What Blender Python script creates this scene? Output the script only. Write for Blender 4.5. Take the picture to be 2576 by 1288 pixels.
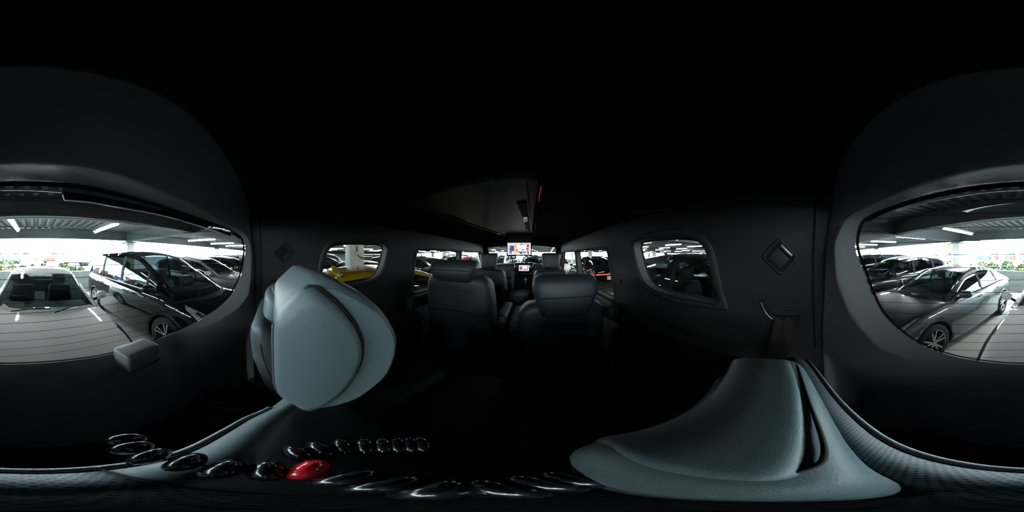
import bpy, bmesh, math, random
import numpy as np
from mathutils import Vector, Matrix

random.seed(7)
for _o in list(bpy.data.objects):
    bpy.data.objects.remove(_o)
SC = bpy.context.scene
COL = SC.collection
PI = math.pi
H = 1.68                 # lens height above the garage floor
YAW = 7.0                # van points 7 degrees right of the picture centre
GROT = math.radians(-5.6)  # garage bays are a little askew to the van

# ------------------------------------------------------------------ camera
cd = bpy.data.cameras.new('camera')
cam = bpy.data.objects.new('camera', cd)
COL.objects.link(cam)
cd.type = 'PANO'
if hasattr(cd, 'panorama_type'):
    cd.panorama_type = 'EQUIRECTANGULAR'
else:
    cd.cycles.panorama_type = 'EQUIRECTANGULAR'
cd.clip_start = 0.005
cd.clip_end = 500
cam.location = (0, 0, H)
cam.rotation_euler = (PI / 2, 0, math.radians(YAW))
SC.camera = cam

# ------------------------------------------------------------------ world and exposure
W = bpy.data.worlds.new('sky')
SC.world = W
W.use_nodes = True
_bg = W.node_tree.nodes['Background']
_bg.inputs[0].default_value = (0.74, 0.92, 1.0, 1)
_bg.inputs[1].default_value = 26.0
SC.view_settings.view_transform = 'Standard'
SC.view_settings.look = 'None'
SC.view_settings.gamma = 1.0
SC.view_settings.use_curve_mapping = False
SC.view_settings.exposure = 0.0
SC.cycles.use_denoising = True
SC.cycles.max_bounces = 8
SC.cycles.diffuse_bounces = 4
SC.cycles.glossy_bounces = 4
SC.cycles.transparent_max_bounces = 16
SC.cycles.caustics_reflective = False
SC.cycles.caustics_refractive = False
SC.cycles.sample_clamp_indirect = 6.0


# ------------------------------------------------------------------ materials
MATS = {}


def srgb(r, g, b):
    return tuple(((c / 255) / 12.92 if c / 255 <= 0.04045 else ((c / 255 + 0.055) / 1.055) ** 2.4) for c in (r, g, b))


def mat(name, col, rough=0.5, metal=0.0, coat=0.0, emit=None, estr=0.0, bump=0.0, bscale=200.0, spec=0.5, var=0.0, vscale=6.0):
    if name in MATS:
        return MATS[name]
    m = bpy.data.materials.new(name)
    m.use_nodes = True
    nt = m.node_tree
    b = nt.nodes['Principled BSDF']
    b.inputs['Base Color'].default_value = (*col, 1)
    b.inputs['Roughness'].default_value = rough
    b.inputs['Metallic'].default_value = metal
    b.inputs['Specular IOR Level'].default_value = spec
    b.inputs['Coat Weight'].default_value = coat
    b.inputs['Coat Roughness'].default_value = 0.04
    if emit:
        b.inputs['Emission Color'].default_value = (*emit, 1)
        b.inputs['Emission Strength'].default_value = estr
    if bump or var:
        tc = nt.nodes.new('ShaderNodeTexCoord')
    if bump:
        n = nt.nodes.new('ShaderNodeTexNoise')
        n.inputs['Scale'].default_value = bscale
        n.inputs['Detail'].default_value = 3
        nt.links.new(tc.outputs['Object'], n.inputs['Vector'])
        bp = nt.nodes.new('ShaderNodeBump')
        bp.inputs['Strength'].default_value = bump
        bp.inputs['Distance'].default_value = 0.002
        nt.links.new(n.outputs[0], bp.inputs['Height'])
        nt.links.new(bp.outputs[0], b.inputs['Normal'])
    if var:
        n2 = nt.nodes.new('ShaderNodeTexNoise')
        n2.inputs['Scale'].default_value = vscale
        n2.inputs['Detail'].default_value = 5
        nt.links.new(tc.outputs['Object'], n2.inputs['Vector'])
        mr = nt.nodes.new('ShaderNodeMapRange')
        mr.inputs['From Min'].default_value = 0.3
        mr.inputs['From Max'].default_value = 0.7
        mr.inputs['To Min'].default_value = 1 - var
        mr.inputs['To Max'].default_value = 1 + var
        nt.links.new(n2.outputs[0], mr.inputs[0])
        mx = nt.nodes.new('ShaderNodeVectorMath')
        mx.operation = 'SCALE'
        mx.inputs[0].default_value = col
        nt.links.new(mr.outputs[0], mx.inputs['Scale'])
        nt.links.new(mx.outputs[0], b.inputs['Base Color'])
    MATS[name] = m
    return m


def glass(name, tint, ior=1.45, rough=0.0):
    if name in MATS:
        return MATS[name]
    m = bpy.data.materials.new(name)
    m.use_nodes = True
    nt = m.node_tree
    nt.nodes.remove(nt.nodes['Principled BSDF'])
    out = nt.nodes['Material Output']
    t = nt.nodes.new('ShaderNodeBsdfTransparent')
    t.inputs[0].default_value = (*tint, 1)
    g = nt.nodes.new('ShaderNodeBsdfGlossy')
    g.inputs['Roughness'].default_value = rough
    f = nt.nodes.new('ShaderNodeFresnel')
    ge = nt.nodes.new('ShaderNodeNewGeometry')
    mi = nt.nodes.new('ShaderNodeMix')          # same reflectance from either face of the pane
    mi.inputs[2].default_value = ior
    mi.inputs[3].default_value = 1 / ior
    nt.links.new(ge.outputs['Backfacing'], mi.inputs[0])
    nt.links.new(mi.outputs[0], f.inputs[0])
    mx = nt.nodes.new('ShaderNodeMixShader')
    nt.links.new(f.outputs[0], mx.inputs[0])
    nt.links.new(t.outputs[0], mx.inputs[1])
    nt.links.new(g.outputs[0], mx.inputs[2])
    nt.links.new(mx.outputs[0], out.inputs[0])
    MATS[name] = m
    return m


def perforated(name, col, hole, pitch, rad, rough=0.42):
    """leather with a staggered grid of punched holes"""
    m = mat(name, col, rough, bump=0.25, bscale=900)
    nt = m.node_tree
    b = nt.nodes['Principled BSDF']
    tc = nt.nodes.new('ShaderNodeTexCoord')
    sep = nt.nodes.new('ShaderNodeSeparateXYZ')
    nt.links.new(tc.outputs['Object'], sep.inputs[0])

    def mth(op, a, bb=None):
        n = nt.nodes.new('ShaderNodeMath')
        n.operation = op
        for i, v in enumerate((a, bb)):
            if v is None:
                continue
            if isinstance(v, (int, float)):
                n.inputs[i].default_value = v
            else:
                nt.links.new(v, n.inputs[i])
        return n.outputs[0]
    yz = mth('MULTIPLY', sep.outputs[1], 1.15)
    u = mth('DIVIDE', sep.outputs[0], pitch)
    v = mth('DIVIDE', yz, pitch * 0.62)
    row = mth('FLOOR', v)
    off = mth('MULTIPLY', mth('MODULO', row, 2.0), 0.5)
    fu = mth('SUBTRACT', mth('FRACT', mth('ADD', u, off)), 0.5)
    fv = mth('MULTIPLY', mth('SUBTRACT', mth('FRACT', v), 0.5), 0.62)
    d = mth('SQRT', mth('ADD', mth('MULTIPLY', fu, fu), mth('MULTIPLY', fv, fv)))
    k = mth('LESS_THAN', d, rad / pitch)
    mx = nt.nodes.new('ShaderNodeMix')
    mx.data_type = 'RGBA'
    mx.inputs[6].default_value = (*col, 1)
    mx.inputs[7].default_value = (*hole, 1)
    nt.links.new(k, mx.inputs[0])
    nt.links.new(mx.outputs[2], b.inputs['Base Color'])
    return m


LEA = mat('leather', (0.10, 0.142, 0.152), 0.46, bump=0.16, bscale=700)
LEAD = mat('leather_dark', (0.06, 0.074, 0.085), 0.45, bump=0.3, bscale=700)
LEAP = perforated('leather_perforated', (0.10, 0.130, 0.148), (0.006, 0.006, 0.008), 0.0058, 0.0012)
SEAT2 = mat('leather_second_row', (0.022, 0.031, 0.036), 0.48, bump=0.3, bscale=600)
STITCH = mat('stitch', (0.09, 0.09, 0.09), 0.7)
PIPE = mat('piping', (0.40, 0.46, 0.48), 0.4)
CREASE = mat('crease', (0.006, 0.005, 0.007), 0.8)
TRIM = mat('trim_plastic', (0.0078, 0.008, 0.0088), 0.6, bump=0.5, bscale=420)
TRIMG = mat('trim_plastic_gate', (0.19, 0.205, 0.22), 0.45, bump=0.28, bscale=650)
TRIML = mat('trim_reveal', (0.10, 0.10, 0.10), 0.5)
HEADL = mat('headliner', (0.010, 0.010, 0.011), 0.95, spec=0.1)
BLK = mat('gloss_black', (0.006, 0.006, 0.008), 0.12)
MBLK = mat('matt_black', (0.008, 0.008, 0.009), 0.7, spec=0.2)
CHR = mat('chrome', (0.75, 0.76, 0.77), 0.12, metal=1.0)
SATIN = mat('satin_metal', (0.45, 0.45, 0.44), 0.35, metal=1.0)
BELT = mat('belt_web', (0.012, 0.005, 0.0055), 0.8, bump=0.4, bscale=900)
CARPET = mat('carpet', (0.008, 0.008, 0.009), 1.0, spec=0.05)
GL_R = glass('window_glass_rear', (0.90, 0.94, 0.93))
GL_S = glass('window_glass_side', (0.33, 0.34, 0.315))
GL_F = glass('window_glass_front', (0.88, 0.93, 0.90))
CGL = glass('car_glass', (0.42, 0.50, 0.49), 1.5)
CGLD = glass('car_glass_privacy', (0.10, 0.11, 0.12), 1.5)
RUB = mat('rubber', (0.012, 0.012, 0.013), 0.75, spec=0.3)
RIM = mat('alloy', (0.55, 0.56, 0.57), 0.25, metal=0.9)
RIMD = mat('rim_dark', (0.015, 0.015, 0.017), 0.35)
CINT = mat('car_interior', (0.02, 0.021, 0.022), 0.7)
CSEAT = mat('car_seat', (0.035, 0.036, 0.037), 0.6)
LENS = mat('headlamp_lens', (0.30, 0.32, 0.34), 0.12, metal=0.35, coat=1.0)
TAIL = mat('tail_lens', (0.25, 0.006, 0.008), 0.15, coat=1.0)
TAILON = mat('tail_lit', (0.4, 0.01, 0.01), 0.3, emit=(1.0, 0.10, 0.03), estr=7.0)
PLATE = mat('plate', (0.7, 0.7, 0.68), 0.5)
PAPER = mat('paper', (0.62, 0.60, 0.52), 0.8)
CONC = mat('concrete_floor', (0.50, 0.48, 0.43), 0.55, var=0.12, vscale=1.5, bump=0.2, bscale=60)
PAINTW = mat('garage_paint', (0.62, 0.64, 0.62), 0.6, var=0.05)
STEEL = mat('garage_steel', (0.085, 0.105, 0.115), 0.55, var=0.06)
DECK = mat('deck_metal', (0.055, 0.063, 0.066), 0.45, var=0.08, vscale=2.0)
WALLC = mat('parapet', (0.30, 0.34, 0.34), 0.7, var=0.06)
TUBE = mat('tube_lit', (1, 1, 1), 0.4, emit=(0.96, 0.98, 1.0), estr=140.0)


def paint(name, col, metal=0.0, rough=0.22):
    return mat('paint_' + name, col, rough, metal=metal, coat=1.0)


# ------------------------------------------------------------------ object helpers
def link(o):
    COL.objects.link(o)
    return o


def tag(o, label=None, cat=None, group=None, kind=None):
    if label:
        o['label'] = label
    if cat:
        o['category'] = cat
    if group:
        o['group'] = group
    if kind:
        o['kind'] = kind
    return o


def thing(name, loc, label, cat, group=None, rz=0.0):
    o = link(bpy.data.objects.new(name, None))
    o.location = loc
    o.rotation_euler = (0, 0, rz)
    o.empty_display_size = 0.1
    return tag(o, label, cat, group)


def mesh(name, v, f, smooth=True):
    me = bpy.data.meshes.new(name)
    me.from_pydata([tuple(p) for p in v], [], f)
    me.update()
    if smooth:
        b_ = bmesh.new()
        b_.from_mesh(me)
        bmesh.ops.recalc_face_normals(b_, faces=b_.faces)
        b_.to_mesh(me)
        b_.free()
        me.polygons.foreach_set('use_smooth', [True] * len(me.polygons))
    return me


def put(name, me, m, parent=None, loc=None):
    o = link(bpy.data.objects.new(name, me))
    if m is not None:
        if len(me.materials) == 0:
            me.materials.append(m)
        else:
            o.material_slots[0].link = 'OBJECT'
            o.material_slots[0].material = m
    if parent is not None:
        o.parent = parent
    if loc is not None:
        o.location = loc
    return o


class MB:
    """collects geometry for one mesh"""

    def __init__(s):
        s.v, s.f = [], []

    def add(s, v, f):
        n = len(s.v)
        s.v += [tuple(p) for p in v]
        s.f += [tuple(i + n for i in q) for q in f]
        return s

    def box(s, c, d, rot=None):
        hx, hy, hz = d[0] / 2, d[1] / 2, d[2] / 2
        vs = [(-hx, -hy, -hz), (hx, -hy, -hz), (hx, hy, -hz), (-hx, hy, -hz), (-hx, -hy, hz), (hx, -hy, hz), (hx, hy, hz), (-hx, hy, hz)]
        if rot is not None:
            vs = [tuple(rot @ Vector(p)) for p in vs]
        return s.add([(p[0] + c[0], p[1] + c[1], p[2] + c[2]) for p in vs],
                     [(0, 3, 2, 1), (4, 5, 6, 7), (0, 1, 5, 4), (1, 2, 6, 5), (2, 3, 7, 6), (3, 0, 4, 7)])

    def tube(s, pts, r, n=8, cap=True, closed=False):
        pts = [Vector(p) for p in pts]
        m = len(pts)
        rs = r if isinstance(r, (list, tuple)) else [r] * m
        vs, fs = [], []
        up = None
        for i, p in enumerate(pts):
            if closed:
                t = pts[(i + 1) % m] - pts[i - 1]
            else:
                t = pts[min(i + 1, m - 1)] - pts[max(i - 1, 0)]
            t.normalize()
            if up is None:
                up = Vector((0, 0, 1)) if abs(t.z) < 0.9 else Vector((1, 0, 0))
            a = t.cross(up)
            if a.length < 1e-6:
                a = t.orthogonal()
            a.normalize()
            b = a.cross(t).normalized()
            up = b
            for k in range(n):
                an = 2 * PI * k / n
                vs.append(p + (a * math.cos(an) + b * math.sin(an)) * rs[i])
        for i in range(m if closed else m - 1):
            j = (i + 1) % m
            for k in range(n):
                fs.append((i * n + k, i * n + (k + 1) % n, j * n + (k + 1) % n, j * n + k))
        if cap and not closed:
            fs.append(tuple(range(n))[::-1])
            fs.append(tuple((m - 1) * n + k for k in range(n)))
        return s.add(vs, fs)

    def grid(s, rows, closed=False, flip=False):
        """rows: list of equal-length point lists"""
        nr, nc = len(rows), len(rows[0])
        vs = [p for r in rows for p in r]
        fs = []
        for i in range(nr - 1):
            for j in range(nc if closed else nc - 1):
                k = (j + 1) % nc
                q = (i * nc + j, i * nc + k, (i + 1) * nc + k, (i + 1) * nc + j)
                fs.append(q[::-1] if flip else q)
        return s.add(vs, fs)

    def sheet(s, rows, th, nrm):
        """a grid with thickness: nrm = offset vector"""
        nr, nc = len(rows), len(rows[0])
        s.grid(rows)
        s.grid([[(p[0] + nrm[0] * th, p[1] + nrm[1] * th, p[2] + nrm[2] * th) for p in r] for r in rows], flip=True)
        edge = [rows[0][j] for j in range(nc)] + [rows[i][-1] for i in range(1, nr)] + [rows[-1][j] for j in range(nc - 2, -1, -1)] + [rows[i][0] for i in range(nr - 2, 0, -1)]
        e2 = [(p[0] + nrm[0] * th, p[1] + nrm[1] * th, p[2] + nrm[2] * th) for p in edge]
        s.grid([edge, e2], closed=True, flip=True)
        return s

    def lathe(s, prof, n=24, axis='y'):
        rows = []
        for k in range(n):
            a = 2 * PI * k / n
            c, d = math.cos(a), math.sin(a)
            rows.append([(r * c, t, r * d) if axis == 'y' else (r * c, r * d, t) for r, t in prof])
        rows.append(rows[0])
        return s.grid(rows)

    def shift(s, d):
        s.v = [(p[0] + d[0], p[1] + d[1], p[2] + d[2]) for p in s.v]
        return s

    def obj(s, name, m, parent=None, smooth=True, loc=None):
        return put(name, mesh(name, s.v, s.f, smooth), m, parent, loc)


def rcushion(d, r, mid=3, k=4, deform=None):
    """rounded block: MB with half sizes d/2, edge radius r, faces subdivided for deforming"""
    h = [x / 2 for x in d]
    ts = []
    for a in range(3):
        inn = max(h[a] - r, 1e-4)
        t = [-h[a] + (h[a] - inn) * (1 - math.cos(i / k * PI / 2)) for i in range(k)]
        t += [-inn + 2 * inn * i / mid for i in range(mid + 1)]
        t += [-x for x in t[:k]][::-1]
        ts.append(t)
    idx, vs, fs = {}, [], []

    def vert(p):
        key = tuple(round(x, 6) for x in p)
        if key not in idx:
            c = [max(-(h[a] - r), min(h[a] - r, p[a])) for a in range(3)]
            dv = [p[a] - c[a] for a in range(3)]
            l = math.sqrt(sum(x * x for x in dv)) or 1
            q = [c[a] + dv[a] / l * r for a in range(3)]
            idx[key] = len(vs)
            vs.append(q)
        return idx[key]
    for a in range(3):
        b, c = (a + 1) % 3, (a + 2) % 3
        for sgn in (-1, 1):
            for i in range(len(ts[b]) - 1):
                for j in range(len(ts[c]) - 1):
                    q = []
                    for ii, jj in ((i, j), (i + 1, j), (i + 1, j + 1), (i, j + 1)):
                        p = [0, 0, 0]
                        p[a] = sgn * h[a]
                        p[b] = ts[b][ii]
                        p[c] = ts[c][jj]
                        q.append(vert(p))
                    if len(set(q)) >= 3:
                        qq = []
                        for x in q:
                            if x not in qq:
                                qq.append(x)
                        fs.append(tuple(qq) if sgn > 0 else tuple(qq[::-1]))
    if deform:
        vs = [deform(Vector(p)) for p in vs]
    mb = MB()
    mb.add(vs, fs)
    return mb


def pchip(xs, ys):
    xs, ys = np.array(xs, float), np.array(ys, float)
    if xs[0] > xs[-1]:
        xs, ys = xs[::-1], ys[::-1]
    hh = np.diff(xs)
    dl = np.diff(ys) / hh
    m = np.zeros(len(xs))
    for i in range(1, len(xs) - 1):
        if dl[i - 1] * dl[i] > 0:
            w1, w2 = 2 * hh[i] + hh[i - 1], hh[i] + 2 * hh[i - 1]
            m[i] = (w1 + w2) / (w1 / dl[i - 1] + w2 / dl[i])
    m[0], m[-1] = dl[0], dl[-1]

    def f(x):
        x = min(max(x, xs[0]), xs[-1])
        i = min(int(np.searchsorted(xs, x, 'right')) - 1, len(xs) - 2)
        t = (x - xs[i]) / hh[i]
        return float((2 * t**3 - 3 * t**2 + 1) * ys[i] + (t**3 - 2 * t**2 + t) * hh[i] * m[i] + (-2 * t**3 + 3 * t**2) * ys[i + 1] + (t**3 - t**2) * hh[i] * m[i + 1])
    return f


def spline(pts, n, closed=False):
    """Catmull-Rom resampling"""
    P = [Vector(p) for p in pts]
    m = len(P)
    out = []
    segs = m if closed else m - 1
    for i in range(segs):
        p0, p1, p2, p3 = (P[(i - 1) % m], P[i], P[(i + 1) % m], P[(i + 2) % m]) if closed else (P[max(i - 1, 0)], P[i], P[i + 1], P[min(i + 2, m - 1)])
        for k in range(n):
            t = k / n
            out.append(0.5 * ((2 * p1) + (p2 - p0) * t + (2 * p0 - 5 * p1 + 4 * p2 - p3) * t * t + (3 * p1 - p0 - 3 * p2 + p3) * t**3))
    if not closed:
        out.append(P[-1])
    return out


# survey: directions measured in the photograph -> directions in the van
def ray(px, py):
    az = math.radians((px - 1338) * 360 / 2576)
    el = math.radians((644 - py) * 180 / 1288)
    return Vector((math.sin(az) * math.cos(el), math.cos(az) * math.cos(el), math.sin(el)))


def V(x, y, z):
    return (x, y, z + H)


def G(x, y, z=0.0):
    """garage bay coordinates -> world"""
    c, s = math.cos(GROT), math.sin(GROT)
    return (x * c - y * s, x * s + y * c, z)


VX = -0.17               # the van's centre line


def hw(z):
    """half width of the cabin at height z above the lens"""
    return min(0.70, max(0.60, 0.656 - 0.16 * z))


# =================================================================== GARAGE SHELL
def gbox(name, c, d, m, label, kind='structure', parent=None):
    o = MB().box((0, 0, 0), d).obj(name, m, parent, smooth=False)
    o.location = G(*c)
    o.rotation_euler = (0, 0, GROT)
    if parent is None:
        tag(o, label, kind=kind)
    return o


gbox('garage_floor', (0, 14, -0.1), (96, 44, 0.2), CONC, 'pale grey concrete garage floor under the parked cars')
# corrugated deck: ribs run front to back
rows = []
prof = []
xx = -48.0
while xx < 48:
    prof += [(xx, 3.02), (xx + 0.05, 3.02), (xx + 0.09, 2.93), (xx + 0.20, 2.93), (xx + 0.24, 3.02)]
    xx += 0.3
mb = MB()
mb.grid([[(x, -8.0, z) for x, z in prof], [(x, 36.0, z) for x, z in prof]])
mb.box((0, 14, 3.1), (96, 44, 0.14))
o = mb.obj('garage_ceiling', DECK, smooth=False)
o.rotation_euler = (0, 0, GROT)
tag(o, 'corrugated grey steel deck over the parking floor', kind='structure')
COLX = [-34.7, -24.7, -14.7, -4.7, 5.3, 15.3, 25.3, 35.3]
COLY = [-7.35, 1.9, 11.0, 20.0, 29.0, 35.5]


def ibeam(name, a, b, h, w, z0, label):
    mb = MB()
    L = math.hypot(b[0] - a[0], b[1] - a[1])
    mb.box((0, 0, z0 + 0.02), (L, w, 0.04))
    mb.box((0, 0, z0 + h - 0.02), (L, w, 0.04))
    mb.box((0, 0, z0 + h / 2), (L, 0.05, h))
    o = mb.obj(name, STEEL, smooth=False)
    o.location = G((a[0] + b[0]) / 2, (a[1] + b[1]) / 2)
    o.rotation_euler = (0, 0, GROT + math.atan2(b[1] - a[1], b[0] - a[0]))
    tag(o, label, kind='structure')


for i, y in enumerate([-7.55, -3.4, 1.9, 6.5, 11.0, 15.5, 20.0, 24.5, 29.0, 35.4]):
    ibeam('trim_beam', (-48, y), (48, y), 0.46, 0.3 if i else 0.12, 2.50, ['steel edge beam over the open side behind the van'][0] if i == 0 else 'steel cross beam under the deck, number %s from the open rear side' % ['', 'one', 'two', 'three', 'four', 'five', 'six', 'seven', 'eight', 'nine'][i])
for i, x in enumerate(COLX):
    ibeam('trim_girder', (x, -7.5), (x, 35), 0.5, 0.25, 2.44, 'long steel girder running front to back over column line %d' % (i + 1))
mb = MB()
mb.box((0, 0, 0.46), (96, 0.14, 0.92))
mb.box((0, 0, 0.93), (96, 0.2, 0.05))
for k in range(-30, 31):
    mb.box((k * 1.55, 0.09, 0.46), (0.05, 0.06, 0.84))
mb.box((0, 0.1, 0.30), (96, 0.08, 0.06))
mb.box((0, 0.1, 0.62), (96, 0.05, 0.04))
for nm, y, r in (('wall_rear_parapet', -7.6, 0), ('wall_front_parapet', 35.6, PI)):
    o = put(nm, mesh(nm, mb.v, mb.f, False), WALLC)
    o.location = G(0, y)
    o.rotation_euler = (0, 0, GROT + r)
    tag(o, 'low grey panel parapet along the open side ' + ('behind the van' if r == 0 else 'far ahead of the van'), kind='structure')


for sx, nm in ((-48, 'left'), (48, 'right')):  # end walls added to close the open sides and reduce sky fill
    gbox('wall_light_block_' + nm, (sx, 14, 1.5), (0.2, 44, 3.0), PAINTW, 'plain end wall added to cut side light, far to the ' + nm)


def column(x, y, label, pipe=False):
    t = thing('garage_column', G(x, y), label, 'column', rz=GROT)
    rcushion((0.46, 0.46, 2.43), 0.03, 1, 2).shift((0, 0, 1.215)).obj('shaft', PAINTW, t)
    MB().box((0, 0, 0.05), (0.6, 0.6, 0.1)).obj('base_plate', STEEL, t, False)
    MB().box((0, 0, 2.40), (0.62, 0.62, 0.06)).obj('cap_plate', STEEL, t, False)
    if pipe:
        MB().tube([(0.24, -0.02, 2.5), (0.255, -0.02, 1.95), (0.255, 0.0, 1.72), (0.25, 0.12, 1.62), (0.25, 0.26, 1.61)], 0.02, 8).obj('conduit', STEEL, t)
        for jz in (2.02, 1.76):
            MB().box((0.26, -0.02, jz), (0.05, 0.07, 0.09)).obj('junction_box', PAPER, t, False)


cnames = ['at the open rear side', 'in the row of the van', 'across the aisle', 'in the second row ahead', 'in the third row ahead', 'at the far front side']
for i, x in enumerate(COLX):
    for j, y in enumerate(COLY):
        if abs(x) > 26 and j < 5:
            continue
        near = (i == 3 and j == 1)
        column(x, y, 'white square column with a conduit beside the yellow car' if near else
               'white square column %s, %s column line from the left' % (cnames[j], ['first', 'second', 'third', 'fourth', 'fifth', 'sixth', 'seventh', 'last'][i]), near)

# strip lights
lt_h = MB().box((0, 0, 0.05), (0.16, 1.75, 0.05)).box((0, 0.5, 0.2), (0.02, 0.02, 0.28)).box((0, -0.5, 0.2), (0.02, 0.02, 0.28))
me_h = mesh('housing', lt_h.v, lt_h.f, False)
lt_t = MB().tube([(0, -0.86, 0), (0, 0.86, 0)], 0.035, 8)
me_t = mesh('tube', lt_t.v, lt_t.f)
rown = 0
ORD = ['first', 'second', 'third', 'fourth', 'fifth', 'sixth', 'seventh', 'eighth', 'ninth', 'tenth', 'eleventh', 'twelfth', 'thirteenth', 'fourteenth', 'fifteenth', 'sixteenth', 'seventeenth', 'eighteenth', 'nineteenth', 'twentieth', 'twenty-first', 'twenty-second', 'twenty-third', 'twenty-fourth', 'twenty-fifth', 'twenty-sixth', 'twenty-seventh', 'twenty-eighth', 'twenty-ninth', 'thirtieth', 'thirty-first', 'thirty-second']
LROW = ['over the cars behind', 'over the row of the van', 'over the near edge of the aisle', 'over the cars across the aisle', 'behind the cars across the aisle', 'over the second row ahead', 'behind the second row ahead', 'over the third row ahead', 'along the far front side']
for y in (-4.75, 0.6, 5.2, 9.2, 13.4, 17.6, 22.0, 26.5, 32):
    rown += 1
    xs = [0.62 + 2.75 * k for k in range(-9, 10)]
    for k, x in enumerate(xs):
        if abs(x) > 12 + max(0, y) * 0.9 + 8:
            continue
        if y == 0.6 and abs(x) < 5:
            continue
        kk = k - 9
        pos = 'on the line of the van' if kk == 0 else '%s to the %s' % (ORD[abs(kk) - 1], 'left' if kk < 0 else 'right')
        t = thing('strip_light', G(x, y, 2.56), 'white strip light %s, %s' % (LROW[rown - 1], pos), 'strip light', 'fluorescent strip lights under the deck', GROT)
        put('housing', me_h, PAINTW, t)
        put('tube', me_t, TUBE, t)

# outside ground
gbox('ground', (0, 0, -0.75), (900, 900, 0.1), mat('yard', (0.085, 0.083, 0.078), 0.9, var=0.15, vscale=0.2), 'pale yard beyond the parapet')

# =================================================================== VAN CABIN SHELL
SEAM = -0.13


def seamf(z):
    # the tailgate opening: further forward down the pillars than overhead
    u = max(0.0, min(1.0, (z - 0.02) / 0.16))
    return -0.115 * (1 - u) + SEAM * u


def inpoly(y, z, poly):
    c = False
    n = len(poly)
    for i in range(n):
        y1, z1 = poly[i]
        y2, z2 = poly[(i + 1) % n]
        if (z1 > z) != (z2 > z) and y < (y2 - y1) * (z - z1) / (z2 - z1) + y1:
            c = not c
    return c


def rpoly(pts, rad, n=5):
    """round the corners of a polygon"""
    out = []
    m = len(pts)
    for i in range(m):
        p = Vector(pts[i])
        a = Vector(pts[i - 1]) - p
        b = Vector(pts[(i + 1) % m]) - p
        r = min(rad, a.length * 0.45, b.length * 0.45)
        pa, pb = p + a.normalized() * r, p + b.normalized() * r
        for k in range(n + 1):
            t = k / n
            q = pa * (1 - t)**2 + p * 2 * t * (1 - t) + pb * t * t
            out.append((q.x, q.y))
    return out


# rear quarter window: measured on the right wall, used on both sides
quarter = []
for px, py in ((1597, 611), (1640, 603), (1700, 600), (1742, 606), (1763, 624), (1773, 645), (1784, 690), (1800, 742), (1808, 765), (1755, 755), (1700, 744), (1655, 731), (1629, 715), (1613, 690), (1601, 650)):
    d = ray(px, py)
    z = 0.0
    for _ in range(8):
        t = (VX + hw(z)) / d.x
        z = d.z * t
    quarter.append((d.y * t, z))
quarter = [(p.x, p.y) for p in spline([(a, b, 0) for a, b in quarter], 3, True)]
slider = rpoly([(0.965, -0.30), (0.975, 0.048), (1.745, 0.058), (1.745, -0.30)], 0.05)
frontw = rpoly([(1.80, -0.29), (1.80, 0.06), (2.52, 0.06), (2.95, -0.27)], 0.05)
WINS = [('quarter', quarter), ('sliding door', slider), ('front door', frontw)]


GW = []                   # window outlines grown to the frame
for _, w_ in WINS:
    cy_, cz_ = sum(p[0] for p in w_) / len(w_), sum(p[1] for p in w_) / len(w_)
    GW.append([(y + (y - cy_) / math.hypot(y - cy_, z - cz_) * 0.012, z + (z - cz_) / math.hypot(y - cy_, z - cz_) * 0.012) for y, z in w_])


def wall(sgn):
    ys = np.linspace(SEAM + 0.004, 3.16, 150)
    zs = list(np.linspace(-1.25, -0.4, 10)) + list(np.linspace(-0.38, 0.18, 36))
    vs, fs, ok = [], [], {}
    for i, y in enumerate(ys):
        for j, z in enumerate(zs):
            x = hw(z)
            if z < -0.36:
                x -= 0.035 * min(1, (-0.36 - z) / 0.08)     # armrest ledge swells into the cabin
            vs.append(V(VX + sgn * x, max(y, seamf(z) + 0.004), z))
    n = len(zs)
    for i in range(len(ys) - 1):
        for j in range(n - 1):
            y, z = (ys[i] + ys[i + 1]) / 2, (zs[j] + zs[j + 1]) / 2
            if any(inpoly(a_, b_, w) for w in GW for a_ in (ys[i], ys[i + 1]) for b_ in (zs[j], zs[j + 1])):
                continue
            if y > 2.60 and z > 0.20 - (y - 2.60) * 0.86:
                continue
            q = (i * n + j, (i + 1) * n + j, (i + 1) * n + j + 1, i * n + j + 1)
            fs.append(q if sgn < 0 else q[::-1])
    side = 'left' if sgn < 0 else 'right'
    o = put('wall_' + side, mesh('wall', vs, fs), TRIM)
    tag(o, 'dark plastic inner side trim of the van, ' + side + ' side', kind='structure')
    return o


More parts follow.
